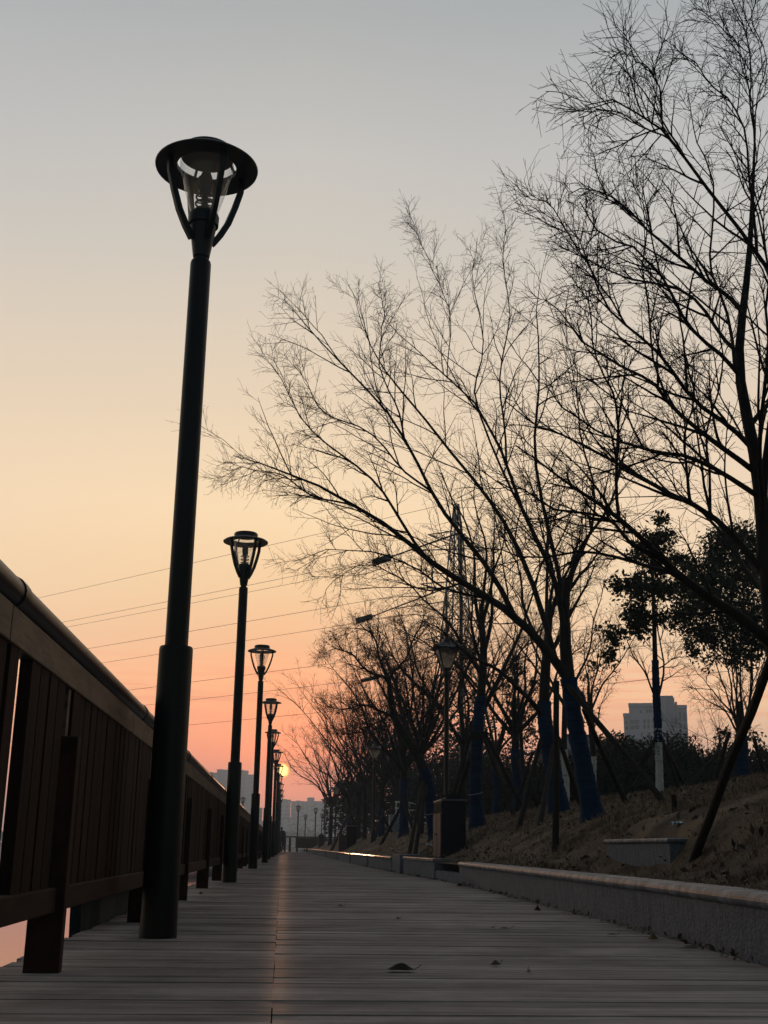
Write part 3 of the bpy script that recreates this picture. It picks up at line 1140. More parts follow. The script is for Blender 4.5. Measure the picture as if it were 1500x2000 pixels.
# ---- tree A: big tree at the right edge
DA = 8.0
bA = ground(1562, 1600)
DA = float(bA[1])
print('A', bA)
trA = np.vstack([bA - np.array([0, 0, .05]), px([(1552, 1520), (1535, 1400), (1512, 1260), (1497, 1100), (1482, 900), (1467, 833), (1447, 777), (1430, 727), (1443, 667), (1453, 600), (1465, 500), (1470, 380), (1475, 250)], DA, DA + .3)])
A_l = [
    ([(1512, 1262), (1500, 1245), (1427, 1193), (1367, 1167), (1320, 1133), (1273, 1093), (1240, 1037), (1217, 997), (1183, 983), (1157, 960), (1110, 933), (1067, 907), (1027, 883), (985, 850)], DA, DA - .5, .060, .008),
    ([(1320, 1133), (1280, 1117), (1217, 1097), (1167, 1087), (1100, 1080), (1033, 1090), (960, 1075), (900, 1068)], DA - .1, DA + .9, .022, .005),
    ([(1217, 997), (1213, 933), (1210, 867), (1203, 793), (1180, 740), (1163, 683), (1150, 610), (1140, 540)], DA - .2, DA - .8, .018, .004),
    ([(1277, 1093), (1227, 1067), (1187, 1027), (1133, 1007), (1073, 973), (1010, 960), (950, 930)], DA - .1, DA - 1.0, .02, .004),
    ([(1495, 1130), (1443, 1067), (1407, 1013), (1367, 980), (1350, 967), (1300, 950), (1247, 927), (1187, 890), (1143, 873), (1073, 857), (1005, 800), (960, 770)], DA, DA + .6, .040, .006),
    ([(1353, 967), (1343, 917), (1337, 867), (1347, 807), (1352, 740), (1340, 670)], DA + .2, DA - .4, .018, .004),
    ([(1485, 975), (1433, 943), (1367, 903), (1333, 897), (1283, 877), (1217, 860), (1150, 835), (1085, 800), (1040, 740)], DA, DA - .8, .030, .005),
    ([(1480, 925), (1417, 877), (1367, 840), (1310, 793), (1260, 743), (1217, 713), (1167, 683), (1127, 640), (1083, 603), (1045, 570)], DA, DA + .3, .033, .005),
    ([(1470, 885), (1433, 847), (1383, 793), (1327, 740), (1260, 700), (1213, 640), (1193, 600), (1165, 540), (1120, 465), (1085, 415)], DA, DA - .5, .030, .005),
    ([(1433, 740), (1400, 700), (1340, 640), (1293, 540), (1207, 467), (1143, 427), (1123, 377)], DA + .1, DA - .9, .026, .004),
    ([(1217, 640), (1180, 580), (1140, 507), (1103, 450), (1080, 400), (1033, 360), (1010, 367)], DA - .3, DA - .2, .015, .003),
    ([(1436, 690), (1383, 640), (1333, 567), (1283, 533), (1200, 527), (1133, 510), (1080, 470)], DA + .1, DA + .9, .024, .004),
    ([(1452, 610), (1440, 583), (1367, 533), (1287, 480), (1233, 433), (1187, 377), (1143, 350), (1090, 362)], DA + .15, DA - .3, .026, .003),
    ([(1520, 1000), (1530, 800), (1540, 600), (1520, 450), (1443, 383), (1367, 323), (1317, 247), (1300, 213), (1247, 177), (1200, 153), (1150, 140), (1120, 163)], DA - .2, DA - 1.2, .042, .003),
    ([(1345, 290), (1323, 263), (1267, 247), (1227, 230), (1187, 203), (1143, 213), (1120, 233)], DA - 1, DA - 1.2, .012, .003),
    ([(1530, 460), (1510, 330), (1483, 277), (1447, 227), (1413, 173), (1377, 133), (1327, 93)], DA - .8, DA - .6, .022, .003),
    ([(1325, 240), (1310, 160), (1277, 123), (1247, 97), (1213, 97), (1193, 107)], DA - 1.1, DA - 1.3, .010, .003),
    ([(1475, 250), (1460, 150), (1430, 70), (1390, 20), (1345, 10)], DA + .3, DA, .016, .003),
    ([(1520, 320), (1500, 180), (1470, 80), (1440, 0), (1420, -60)], DA, DA + .4, .018, .003),
    ([(1475, 250), (1490, 130), (1480, 20), (1470, -80)], DA + .3, DA + .8, .018, .003),
    ([(1460, 1013), (1467, 933), (1485, 800), (1500, 640), (1490, 480), (1470, 300)], DA - .4, DA - .9, .028, .004),
    ([(1467, 833), (1520, 760), (1580, 640), (1640, 480)], DA, DA + .3, .03, .004),
    ([(1497, 1100), (1560, 980), (1650, 820), (1720, 700)], DA, DA - .3, .035, .004),
    ([(1430, 727), (1400, 560), (1390, 400), (1360, 260), (1340, 160)], DA + .2, DA + 1.0, .022, .003),
    ([(1300, 790), (1250, 640), (1270, 500), (1250, 380), (1230, 330)], DA + .2, DA + .8, .014, .003),
    ([(1390, 1000), (1380, 880), (1400, 740), (1420, 620), (1400, 500)], DA + .3, DA + 1.0, .016, .003),
]
tree('bare_tree', 'large bare tree leaning in from the right edge with limbs spreading over the sky', bA, trA,
     [.11, .075, .066, .060, .052, .047, .041, .036, .031, .026, .021, .016, .011, .006],
     [(px(p, a, c), r0 * .66, r1) for p, a, c, r0, r1 in A_l], 11, G1, dens=.76)

# ---- tree B: leaning trunk wrapped in blue, in the middle right
bB = ground(1160, 1598)
DB = float(bB[1])
print('B', bB, 'D', DB)
sB = DB / 13.0
trB = np.vstack([bB - np.array([0, 0, .05]), px([(1148, 1540), (1138, 1490), (1126, 1430), (1117, 1370), (1108, 1315), (1104, 1260), (1102, 1200), (1108, 1130)], DB)])
B_l = [
    ([(1108, 1330), (1072, 1276), (1032, 1240), (980, 1192), (940, 1140), (900, 1118), (840, 1084), (780, 1048), (736, 1026), (672, 990), (624, 952), (568, 912), (524, 888), (476, 874), (416, 864)], DB, DB - 2.2, .075, .005),
    ([(1000, 1212), (960, 1140), (935, 1090), (900, 1060), (880, 1010), (850, 950), (836, 905), (800, 860), (748, 800), (716, 770), (688, 742), (652, 700), (600, 640), (552, 580), (532, 550)], DB - .6, DB - 1.4, .040, .004),
    ([(782, 862), (776, 840), (772, 796), (752, 744), (744, 700), (740, 652), (745, 600), (738, 540)], DB - 1.1, DB - .4, .018, .003),
    ([(690, 1002), (640, 985), (580, 955), (520, 920), (470, 905), (430, 925)], DB - 1.7, DB - 1.6, .012, .003),
    ([(840, 1084), (800, 1040), (740, 960), (700, 900), (650, 850), (600, 830), (545, 760), (515, 690)], DB - 1.0, DB - 2.6, .020, .003),
    ([(960, 1160), (900, 1150), (840, 1144), (800, 1096), (740, 1072), (680, 1056), (624, 1072), (552, 1095)], DB - .8, DB - 1.4, .016, .003),
    ([(1090, 1290), (1068, 1230), (1060, 1150), (1040, 1080), (1000, 1036), (960, 975), (920, 938), (860, 872), (844, 840), (800, 780), (752, 716), (716, 652), (688, 616), (672, 545)], DB + .1, DB + .9, .040, .004),
    ([(1104, 1260), (1090, 1180), (1070, 1100), (1045, 1000), (1000, 904), (972, 860), (928, 812), (908, 776), (880, 720), (840, 692), (800, 652), (755, 615)], DB, DB - .6, .042, .004),
    ([(880, 725), (882, 680), (884, 632), (868, 580), (856, 540), (840, 500), (795, 400)], DB - .5, DB - .9, .016, .003),
    ([(1000, 904), (990, 820), (986, 760), (988, 680), (990, 620), (985, 520), (990, 430), (985, 390)], DB - .3, DB + .3, .022, .003),
    ([(1104, 1240), (1100, 1150), (1085, 1050), (1060, 950), (1040, 850), (1043, 750), (1043, 650), (1043, 533), (1065, 480)], DB + .1, DB + .8, .036, .003),
    ([(1104, 1220), (1120, 1120), (1150, 1020), (1160, 920), (1140, 820), (1130, 720), (1100, 620)], DB, DB + .6, .034, .004),
    ([(1108, 1140), (1140, 1060), (1190, 980), (1230, 880), (1260, 780)], DB, DB - .8, .028, .004),
    ([(1030, 1000), (960, 880), (930, 760), (935, 640), (920, 540), (930, 440)], DB + .2, DB + 1.2, .018, .003),
    ([(840, 960), (770, 900), (690, 830), (620, 790), (560, 700)], DB - 1.1, DB - .2, .014, .003),
    ([(900, 1140), (830, 1170), (760, 1110), (704, 1100), (660, 1115), (620, 1150)], DB - 1.2, DB - 1.6, .012, .003),
]
tree('bare_tree', 'bare tree with a leaning blue wrapped trunk whose limbs spread far left over the path', bB, trB,
     [.108, .092, .088, .085, .08, .078, .068, .056, .046], [(px(p, a, c), r0 * sB, r1) for p, a, c, r0, r1 in B_l], 12, G1, wrap=(0, .60), dens=.92)

# ---- tree C
bC = ground(934, 1617)
DC = float(bC[1])
print('C', bC)
trC = np.vstack([bC - np.array([0, 0, .05]), px([(927, 1560), (930, 1480), (934, 1410), (940, 1350), (946, 1290), (942, 1230), (940, 1180)], DC)])
C_l = [
    ([(946, 1400), (972, 1357), (980, 1320), (995, 1278), (1016, 1250), (1040, 1180), (1060, 1100), (1050, 1010)], DC, DC + .5, .04, .005),
    ([(942, 1250), (930, 1180), (928, 1100), (905, 1020), (880, 950), (850, 880)], DC, DC - .5, .035, .005),
    ([(944, 1280), (960, 1200), (965, 1120), (985, 1040), (980, 960)], DC, DC + .6, .035, .005),
    ([(940, 1320), (905, 1262), (870, 1215), (830, 1165), (780, 1120), (720, 1100)], DC, DC - 1, .03, .004),
    ([(936, 1360), (900, 1310), (850, 1270), (800, 1230), (740, 1215)], DC, DC + 1, .022, .004),
    ([(942, 1210), (950, 1120), (940, 1040), (930, 960), (920, 880)], DC, DC + .3, .03, .004),
    ([(980, 1320), (1010, 1300), (1030, 1250), (1075, 1190), (1110, 1130)], DC, DC + 1, .02, .004),
]
tree('bare_tree', 'bare tree with upright blue wrapped trunk right of the navy bin', bC, trC, [.12, .095, .09, .085, .08, .07, .055, .045],
     [(px(p, a, c), r0 * DC / 16, r1) for p, a, c, r0, r1 in C_l], 13, G1, wrap=(0, .58), tie=.33, dens=.85, tw=1.2, extra=2, fork_t=.7)

# ---- tree D
bD = ground(1093, 1586)
DD = float(bD[1])
print('D', bD)
trD = np.vstack([bD - np.array([0, 0, .05]), px([(1080, 1500), (1068, 1442), (1062, 1400), (1063, 1350), (1066, 1300), (1070, 1240), (1075, 1180)], DD)])
D_l = [
    ([(1060, 1405), (1040, 1375), (1016, 1350), (990, 1325), (974, 1308), (948, 1290), (905, 1270), (850, 1225), (800, 1190)], DD, DD - 1, .045, .004),
    ([(1070, 1240), (1060, 1150), (1080, 1060), (1070, 960), (1085, 880)], DD, DD + .5, .035, .004),
    ([(1070, 1220), (1100, 1130), (1130, 1050), (1150, 960)], DD, DD - .5, .035, .004),
    ([(1066, 1290), (1030, 1200), (1010, 1120), (985, 1050), (960, 990)], DD, DD + .8, .032, .004),
    ([(1072, 1200), (1080, 1100), (1050, 1000), (1030, 920)], DD, DD - .8, .03, .004),
]
tree('bare_tree', 'bare tree with forked blue wrapped trunk just left of the leaning one', bD, trD, [.14, .11, .10, .095, .085, .075, .06, .05],
     [(px(p, a, c), r0 * DD / 16, r1) for p, a, c, r0, r1 in D_l], 14, G1, wrap=(0, .5), dens=.8, tw=1.25, extra=2, fork_t=.7)

# ---- tree E: trunk wrapped, narrowing to the ground
bE = ground(846, 1637)
DE = float(bE[1])
print('E', bE)
trE = np.vstack([bE - np.array([0, 0, .05]), px([(842, 1590), (838, 1535), (828, 1500), (812, 1468), (790, 1438), (770, 1405), (761, 1365), (760, 1330)], DE)])
E_l = [
    ([(760, 1335), (752, 1315), (735, 1318), (705, 1305), (690, 1280), (665, 1260), (640, 1262), (620, 1285)], DE, DE - .8, .035, .004),
    ([(760, 1330), (765, 1310), (790, 1290), (805, 1260), (825, 1220), (830, 1170)], DE, DE + .5, .035, .004),
    ([(765, 1345), (750, 1290), (735, 1250), (715, 1225), (685, 1215), (650, 1235)], DE, DE + .6, .03, .004),
    ([(770, 1405), (740, 1385), (700, 1378), (660, 1385), (625, 1375)], DE, DE - .6, .03, .004),
    ([(815, 1470), (843, 1404), (856, 1340), (858, 1290), (850, 1230), (860, 1180)], DE, DE + .3, .04, .005),
    ([(790, 1438), (800, 1380), (810, 1320), (800, 1250), (780, 1190)], DE, DE + .8, .03, .004),
    ([(775, 1410), (750, 1350), (720, 1290), (700, 1250)], DE, DE + 1.0, .025, .004),
    ([(820, 1480), (830, 1420), (830, 1350), (820, 1280)], DE, DE - .8, .03, .004),
    ([(768, 1395), (720, 1420), (680, 1440), (655, 1435)], DE, DE - .5, .02, .004),
]
tree('bare_tree', 'crooked bare tree behind the navy bin, blue wrap narrowing to the ground', bE, trE, [.07, .085, .10, .105, .10, .085, .07, .055, .045],
     [(px(p, a, c), r0 * DE / 20, r1) for p, a, c, r0, r1 in E_l], 15, G1, wrap=(0, .42), tie=.35, dens=1.0, tw=1.35, leaves=260, leafmat='dryleaf', leafsize=.07)


# ---- generic vase shaped bare tree
def vase(seed, base, H, label, group=G1, lean=(0, 0), rb_=.09, wrap=(0, .8), n=10, dens=.8, tw=1.3, spread=1.0, forkh=.3, **kw):
    rng = np.random.default_rng(seed)
    base = np.asarray(base, float)
    fk = H * forkh
    trunk = [base + np.array([lean[0] * w + rng.uniform(-.03, .03), lean[1] * w, fk * w - (.05 if w == 0 else 0)]) for w in np.linspace(0, 1, 6)]
    top = trunk[-1]
    limbs = []
    for k in range(n):
        a = 2 * PI * (k + rng.uniform(-.3, .3)) / n
        tilt = R(rng.uniform(18, 46)) * spread
        L_ = (H - fk) * rng.uniform(.8, 1.08) / max(.55, math.cos(tilt))
        d = np.array([math.cos(a) * math.sin(tilt), math.sin(a) * math.sin(tilt), math.cos(tilt)])
        st = trunk[-1] + (trunk[-2] - trunk[-1]) * rng.uniform(0, .8)
        pts = [st]
        cur = d.copy()
        for s in range(7):
            cur = unit(cur + rng.normal(size=3) * .10 + np.array([0, 0, .05 if s < 4 else -.02]))
            pts.append(pts[-1] + cur * L_ * .86 / 7)
        limbs.append((np.array(pts), rb_ * .55, .005))
    return tree('bare_tree', label, base, np.array(trunk), [rb_ * 1.15, rb_, rb_ * .93, rb_ * .9, rb_ * .88, rb_ * .8], limbs, seed, group, wrap=wrap, dens=dens, tw=tw, **kw)


def gp(u, D):
    p = at(u, 1640, D)
    return np.array([p[0], p[1], gz(p[0], p[1])])


vase(21, gp(788, 31), 6.0, 'bare tree with blue wrapped trunk in front of the white railing', rb_=.10)
vase(22, gp(745, 40), 6.0, 'bare multi limbed tree beside the middle pagoda lantern', rb_=.09, tw=1.5, wrap=(0, .5), dens=.62)
vase(23, gp(700, 50), 6.2, 'bare tree right of the small distant bin', rb_=.09, tw=1.7, wrap=None, dens=.55)
vase(24, gp(680, 56), 6.6, 'bare propped tree straight above the small distant bin', rb_=.09, tw=1.6, wrap=(0, .5), dens=.62, n=11)
vase(25, gp(646, 68), 7.6, 'tall bare tree at the far end whose crown stands in the orange sky', rb_=.10, tw=1.7, wrap=(0, .6), dens=.66, spread=1.0, n=15)
vase(26, gp(725, 60), 7.0, 'bare tree far behind the middle pagoda lantern', rb_=.09, tw=1.8, wrap=None, dens=.5)
vase(27, gp(770, 48), 6.5, 'bare tree behind the white railing', rb_=.09, tw=1.6, wrap=None, dens=.5)
vase(28, gp(1012, 26), 5.2, 'bare blue wrapped tree among crossed props, left of the forked one', rb_=.10, wrap=(0, .75), forkh=.36, dens=.6)
vase(29, gp(970, 33), 5.5, 'slim bare blue wrapped tree far back between props and hedge', rb_=.08, wrap=(0, .8), dens=.55, tw=1.4)
vase(30, gp(905, 30), 6.4, 'bare tree behind the nearest pagoda lantern', rb_=.09, wrap=None, dens=.6, tw=1.4)
vase(31, gp(1165, 24), 4.6, 'slender bare tree with whitewashed foot behind the leaning trunk', rb_=.05, wrap=None, dens=.45, n=5, forkh=.42, spread=.8,
     whitewash=(0, .45), leaves=220, leafsize=.08)
vase(32, gp(1108, 22), 5.0, 'thin tree with a white painted foot just left of the leaning blue trunk', rb_=.06, wrap=None, dens=.45, n=5, forkh=.4, whitewash=(0, .5))
vase(33, np.array([at(1390, 1452, 34)[0], 34, 1.5]), 3.8, 'small pale bare shrub behind the hedge right of the tower block', rb_=.03, wrap=None, dens=.35, n=6, forkh=.2, tw=1.0, cat='shrub')
vase(36, gp(822, 28), 6.2, 'bare many stemmed tree between the crooked tree and the nearest pagoda lantern', rb_=.08, wrap=None, dens=.7, n=13)
vase(37, gp(775, 45), 7.4, 'bare many stemmed tree just behind the left end of the white railing', rb_=.08, wrap=None, dens=.7, n=13, tw=1.5)
vase(38, gp(712, 45), 7.0, 'bare many stemmed tree left of the middle pagoda lantern', rb_=.08, wrap=None, dens=.65, n=13, tw=1.6)
vase(35, gp(1480, 10.5) + np.array([1.6, 1.5, 0]), 5.5, 'bare tree behind the big right edge tree', rb_=.08, wrap=(0, .8), dens=.7, tw=1.1)


# ---- leafy trees
def leafy(seed, base, trunkpx, D, rad, limbs, blobs, nleaf, label, wrap=None, whitewash=None, lsize=.085, mt='leaf', group='evergreen trees on the bank'):
    """a slim tree whose leaves hang in separate clumps: blobs = [(u, v, radius px, depth offset)]"""
    rng0 = np.random.default_rng(seed)
    trunk = np.vstack([base - np.array([0, 0, .05]), px(trunkpx, D)])

    def clump(rng, n, l2, l3):
        B = np.array([[*at(u, v, D + dd), r * D / F] for u, v, r, dd in blobs])
        wts = B[:, 3] ** 2
        k = rng.choice(len(B), n, p=wts / wts.sum())
        # small sprays inside each clump
        ns = max(30, n // 9)
        kk = rng.choice(len(B), ns, p=wts / wts.sum())
        spray = B[kk, :3] + unit(rng.normal(size=(ns, 3))) * (B[kk, 3] * rng.random(ns) ** .45)[:, None] * np.array([1, 1.1, .8])
        return spray[rng.integers(0, ns, n)] + rng.normal(size=(n, 3)) * .045
    return tree('evergreen_tree', label, base, trunk, rad, [(px(p, a, c), r0, r1) for p, a, c, r0, r1 in limbs], seed, group, wrap=wrap, whitewash=whitewash,
                dens=.42, leaves=nleaf, leafmat=mt, leafsize=lsize, clump=clump, tw=1.2)


bT = ground(1288, 1553)
DT = float(bT[1])
print('thin', bT)
leafy(41, bT, [(1288, 1500), (1286, 1440), (1283, 1380), (1280, 1310), (1278, 1230), (1276, 1150), (1272, 1060)], DT, [.05, .045, .042, .042, .035, .03, .022, .012],
      [([(1283, 1370), (1262, 1320), (1235, 1275), (1215, 1230), (1200, 1190)], DT, DT, .018, .004),
       ([(1283, 1385), (1293, 1310), (1290, 1230), (1285, 1150), (1280, 1080)], DT, DT + .2, .02, .004),
       ([(1288, 1310), (1315, 1290), (1335, 1250)], DT, DT, .012, .003),
       ([(1280, 1250), (1250, 1190), (1235, 1120)], DT, DT + .3, .012, .003),
       ([(1278, 1180), (1310, 1130), (1325, 1080)], DT, DT - .3, .012, .003)],
      [(1270, 1060, 34, 0), (1300, 1050, 26, .2), (1250, 1085, 24, 0), (1290, 1100, 34, .2), (1215, 1145, 26, 0), (1265, 1150, 36, -.2), (1305, 1150, 20, 0), (1240, 1195, 30, 0), (1200, 1240, 24, .2),
       (1285, 1200, 20, 0), (1250, 1225, 22, 0), (1190, 1280, 16, 0), (1290, 1015, 12, 0), (1325, 1090, 14, 0)],
      4200, 'slim evergreen tree with whitewashed foot and blue band in front of the tower block', wrap=(.26, .50), whitewash=(0, .26))

bV = ground(1449, 1524)
DV = float(bV[1])
print('fan', bV)
fan = []
for k, (u1, v1, u2, v2) in enumerate([(1425, 1380, 1385, 1230), (1432, 1380, 1405, 1180), (1440, 1390, 1425, 1150), (1450, 1380, 1450, 1120), (1460, 1380, 1485, 1140), (1470, 1390, 1510, 1200), (1430, 1390, 1345, 1290), (1425, 1400, 1340, 1330), (1445, 1380, 1380, 1080), (1465, 1380, 1470, 1060)]):
    fan.append(([(1447, 1440), (u1, v1), ((u1 + u2) / 2 + random.uniform(-5, 5), (v1 + v2) / 2), (u2, v2)], DV, DV + random.uniform(-.8, .8), .026, .005))
leafy(42, bV, [(1449, 1490), (1448, 1450), (1446, 1410), (1445, 1370)], DV, [.11, .10, .095, .08, .05], fan,
      [(1370, 1130, 55, 0), (1420, 1100, 55, .3), (1400, 1170, 60, 0), (1350, 1190, 40, -.2), (1460, 1130, 60, .3), (1470, 1200, 60, 0), (1420, 1230, 60, .2), (1370, 1240, 40, 0), (1320, 1210, 30, 0), (1330, 1150, 30, 0),
       (1400, 1060, 40, .2), (1450, 1050, 45, 0), (1480, 1080, 50, .4), (1440, 1280, 40, 0), (1490, 1260, 40, .2), (1380, 1290, 20, 0), (1350, 1100, 26, 0), (1355, 1275, 12, 0)],
      17000, 'dense dark evergreen with a fan of stems and blue wrapped foot at the right', wrap=(0, .62))
leafy(43, gp(1022, 29), [(1022, 1560), (1021, 1500), (1018, 1440), (1014, 1380), (1010, 1320)], 29, [.06, .055, .05, .045, .03, .015],
      [([(1018, 1450), (1045, 1400), (1055, 1340)], 29, 29.3, .02, .004), ([(1016, 1430), (990, 1380), (980, 1320)], 29, 28.6, .02, .004)],
      [(985, 1330, 22, 0), (1010, 1310, 24, 0), (1040, 1340, 22, 0), (1000, 1370, 24, 0), (1030, 1390, 26, 0), (1055, 1380, 16, 0), (1020, 1425, 24, 0), (975, 1400, 14, 0), (1045, 1430, 18, 0), (1000, 1290, 14, 0)],
      1500, 'small yellowish green leafy tree seen between the bare trunks', lsize=.10, wrap=(0, .3))
leafy(44, gp(1160, 27), [(1160, 1500), (1155, 1450), (1150, 1400), (1148, 1340)], 27, [.05, .05, .045, .035, .02],
      [([(1155, 1440), (1175, 1380), (1195, 1320)], 27, 27.3, .02, .004), ([(1152, 1420), (1140, 1370), (1135, 1320)], 27, 26.6, .02, .004)],
      [(1150, 1330, 14, 0), (1135, 1360, 16, 0), (1150, 1390, 16, 0), (1165, 1350, 12, 0), (1185, 1300, 12, 0), (1135, 1410, 12, 0), (1160, 1300, 10, 0)],
      420, 'thin tree with a few hanging leaves right of the leaning blue trunk', lsize=.09)
leafy(45, ground(1415, 1524) + np.array([.4, 4.0, 0]), [(1405, 1470), (1407, 1440)], float(ground(1415, 1524)[1]) + 4, [.04, .03, .02],
      [([(1407, 1460), (1400, 1440), (1395, 1425)], 19, 19, .012, .004), ([(1407, 1460), (1425, 1440), (1470, 1430)], 19, 19, .012, .004)],
      [(1410, 1435, 13, 0), (1400, 1455, 10, 0), (1480, 1440, 18, 0), (1490, 1465, 14, 0), (1465, 1420, 10, 0)],
      260, 'low broad leaved bush peeping out behind the fan stemmed evergreen', lsize=.10)


# ---- hedge of dense shrubs behind the bank
def shrub(seed, base, rx, ry, h, n, size, label, mt='leafd', group='dense evergreen shrubs behind the bank', lobes=14):
    rng = np.random.default_rng(seed)
    root = empty('evergreen_shrub', base)
    tag(root, label, 'shrub', group)
    cs = np.stack([rng.uniform(-.75, .75, lobes) * rx, rng.uniform(-.6, .6, lobes) * ry, rng.uniform(.35, .80, lobes) * h], 1)
    cs[:, 2] *= 1 - .35 * (np.abs(cs[:, 0]) / rx) ** 2
    rr = rng.uniform(.22, .36, lobes) * h
    k = rng.integers(0, lobes, n)
    u = unit(rng.normal(size=(n, 3)))
    C = cs[k] + u * (rr[k] * rng.random(n) ** .3)[:, None] * np.array([1.35 * rx / h * .8, 1.1, 1])
    low = rng.random(n) < .35
    C[low] = np.stack([rng.uniform(-1, 1, low.sum()) * rx * .95, rng.uniform(-.8, .8, low.sum()) * ry, rng.random(low.sum()) * h * .55], 1)
    V, F3 = leaf_cards(rng, C, size, droop=.1, aspect=.6)
    link('foliage', make_mesh('foliage', V, None, F3), M[mt], root)
    # inner twigs
    src = Level(np.stack([np.stack([np.zeros(3), c * .6, c]) for c in cs]), np.tile(np.array([.05, .03, .02]), (lobes, 1)))
    l2 = sprout(rng, src, 6, .3, 1, (.3, .6), (25, 60), 4, .1, .02, .014, .005)
    V, Fq = tubes([(src, 6), (l2, 4)])
    link('stem', make_mesh('stem', V, Fq), M['bark'], root)
    return root


H_ = [(1115, 30, 1.6, 1.3), (1185, 29, 1.9, 1.6), (1262, 30, 1.9, 1.85), (1335, 31, 1.9, 1.65), (1410, 30, 1.8, 1.45), (1478, 29, 1.8, 1.35), (1050, 34, 1.7, 1.4), (985, 38, 2.0, 1.9), (915, 42, 2.2, 2.4)]
HL = ['dense dark shrub behind the leaning blue trunk', 'dense dark shrub left below the tower block', 'tallest dense dark shrub right below the tower block', 'dense dark shrub right of the slim whitewashed tree',
      'dense dark shrub behind the foot of the right hand timber prop', 'dense dark shrub behind the fan stemmed evergreen', 'dense dark shrub behind the forked blue trunk', 'dense dark shrub behind the crossed props', 'dense dark shrub behind the upright blue trunk']
for i, (u, D, rx, h) in enumerate(H_):
    p = gp(u, D)
    shrub(60 + i, p - np.array([0, 0, .1]), rx, 1.3, h * 1.12, 12000, .085, HL[i])
for i, (u, D, rx, h, lab) in enumerate([(862, 62, 4.2, 6.6, 'large dark evergreen mass left of the nearest pagoda lantern'), (790, 66, 3.8, 4.6, 'dark evergreen shrub behind the white railing'),
                                        (735, 78, 3.6, 4.0, 'dark evergreen shrub behind the middle pagoda lantern'), (960, 64, 4.6, 5.2, 'large dark evergreen mass right of the nearest pagoda lantern')]):
    p = gp(u, D)
    shrub(80 + i, p - np.array([0, 0, .1]), rx, 2.4, h, 9000, .19, lab)

# ---- props
stakes('pair of timber props right of the leaning blue trunk', [((1108, 1338), (1309, 1582), DB - .1, DB - 1.2), ((1140, 1385), (1226, 1574), DB + .1, DB + .8)])
stakes('timber props lashed round the upright blue trunk right of the bin',
       [((946, 1440), (1008, 1606), DC - .1, DC - .8), ((950, 1438), (1038, 1608), DC, DC + .3), ((917, 1440), (868, 1610), DC, DC - .5), ((926, 1455), (878, 1608), DC + .1, DC + .6)], r=.034)
mb = MB()
cC = at(934, 1438, DC)
for dzz in (-.03, .04):
    mb.bar(cC + np.array([-.16, -.12, dzz]), cC + np.array([.16, -.12, dzz]), .05, .05)
    mb.bar(cC + np.array([-.14, .12, dzz]), cC + np.array([.14, .12, dzz]), .05, .05)
    for sx in (-.12, .12):
        mb.bar(cC + np.array([sx, -.14, dzz + .012]), cC + np.array([sx, .14, dzz + .012]), .045, .045)
for sx in (-.12, .12):
    mb.bar(cC + np.array([sx, -.121, -.06]), cC + np.array([sx, -.121, .07]), .03, .03)
tag(mb.build('tree_collar', M['stake']), 'dark timber collar clamped round the upright blue trunk', 'tree collar')
stakes('timber props beside the forked blue trunk', [((1056, 1446), (1016, 1604), DD - .2, DD - .9), ((1081, 1455), (1054, 1610), DD - .2, DD - 1.6), ((1090, 1440), (1135, 1575), DD, DD + .3)], r=.034)
stakes('pair of timber props under the crooked tree behind the bin', [((826, 1526), (803, 1650), DE - .1, DE - 1.5), ((833, 1535), (814, 1650), DE - .1, DE - 1.3), ((820, 1520), (845, 1600), DE, DE + .8)], r=.034)
stakes('thin timber props round the slim whitewashed tree', [((1280, 1440), (1227, 1568), DT, DT - .3), ((1276, 1446), (1200, 1590), DT, DT + .4), ((1291, 1440), (1328, 1546), DT, DT), ((1293, 1446), (1345, 1548), DT, DT + .6)], r=.022)
stakes('thick bark covered timber prop leaning in from the right edge', [((1512, 1270), (1370, 1640), DA - .1, 8.3)], r=.027)
stakes('single straight thin timber pole in the grass between the blue trunks', [((1087, 1330), (1085, 1634), DB - 1.5, DB - 1.5)], r=.03)
stakes('crossed timber props above the small distant bin', [((682, 1590), (650, 1655), 55, 53), ((682, 1590), (712, 1640), 55, 55), ((684, 1590), (700, 1650), 55, 57)], r=.06)
stakes('crossed timber props right of the middle pagoda lantern', [((750, 1580), (730, 1645), 39, 38), ((745, 1590), (770, 1635), 40, 40), ((792, 1560), (752, 1635), 32, 33), ((782, 1550), (815, 1640), 31, 30)], r=.04)
stakes('crossed timber props between the two blue trunks at the back', [((1005, 1470), (1045, 1600), 26, 25), ((1040, 1470), (1000, 1600), 25, 26), ((1030, 1490), (1052, 1590), 26, 26.5)], r=.034)
stakes('timber prop at the foot of the fan stemmed evergreen', [((1472, 1440), (1500, 1540), DV, DV), ((1425, 1430), (1390, 1545), DV, DV + .5)], r=.035)

p = ground(1317, 1580)
mb = MB()
mb.tube([(0, 0, -.08), (.004, 0, .06), (0, 0, .125)], [.026, .025, .024], 9)
o = mb.build('wooden_stump', M['stake'])
o.location = p
tag(o, 'short wooden stump sticking out of the grass near the slim whitewashed tree', 'stump')

# ------------------------------------------------------------------ grass blades, litter
rng = np.random.default_rng(5)


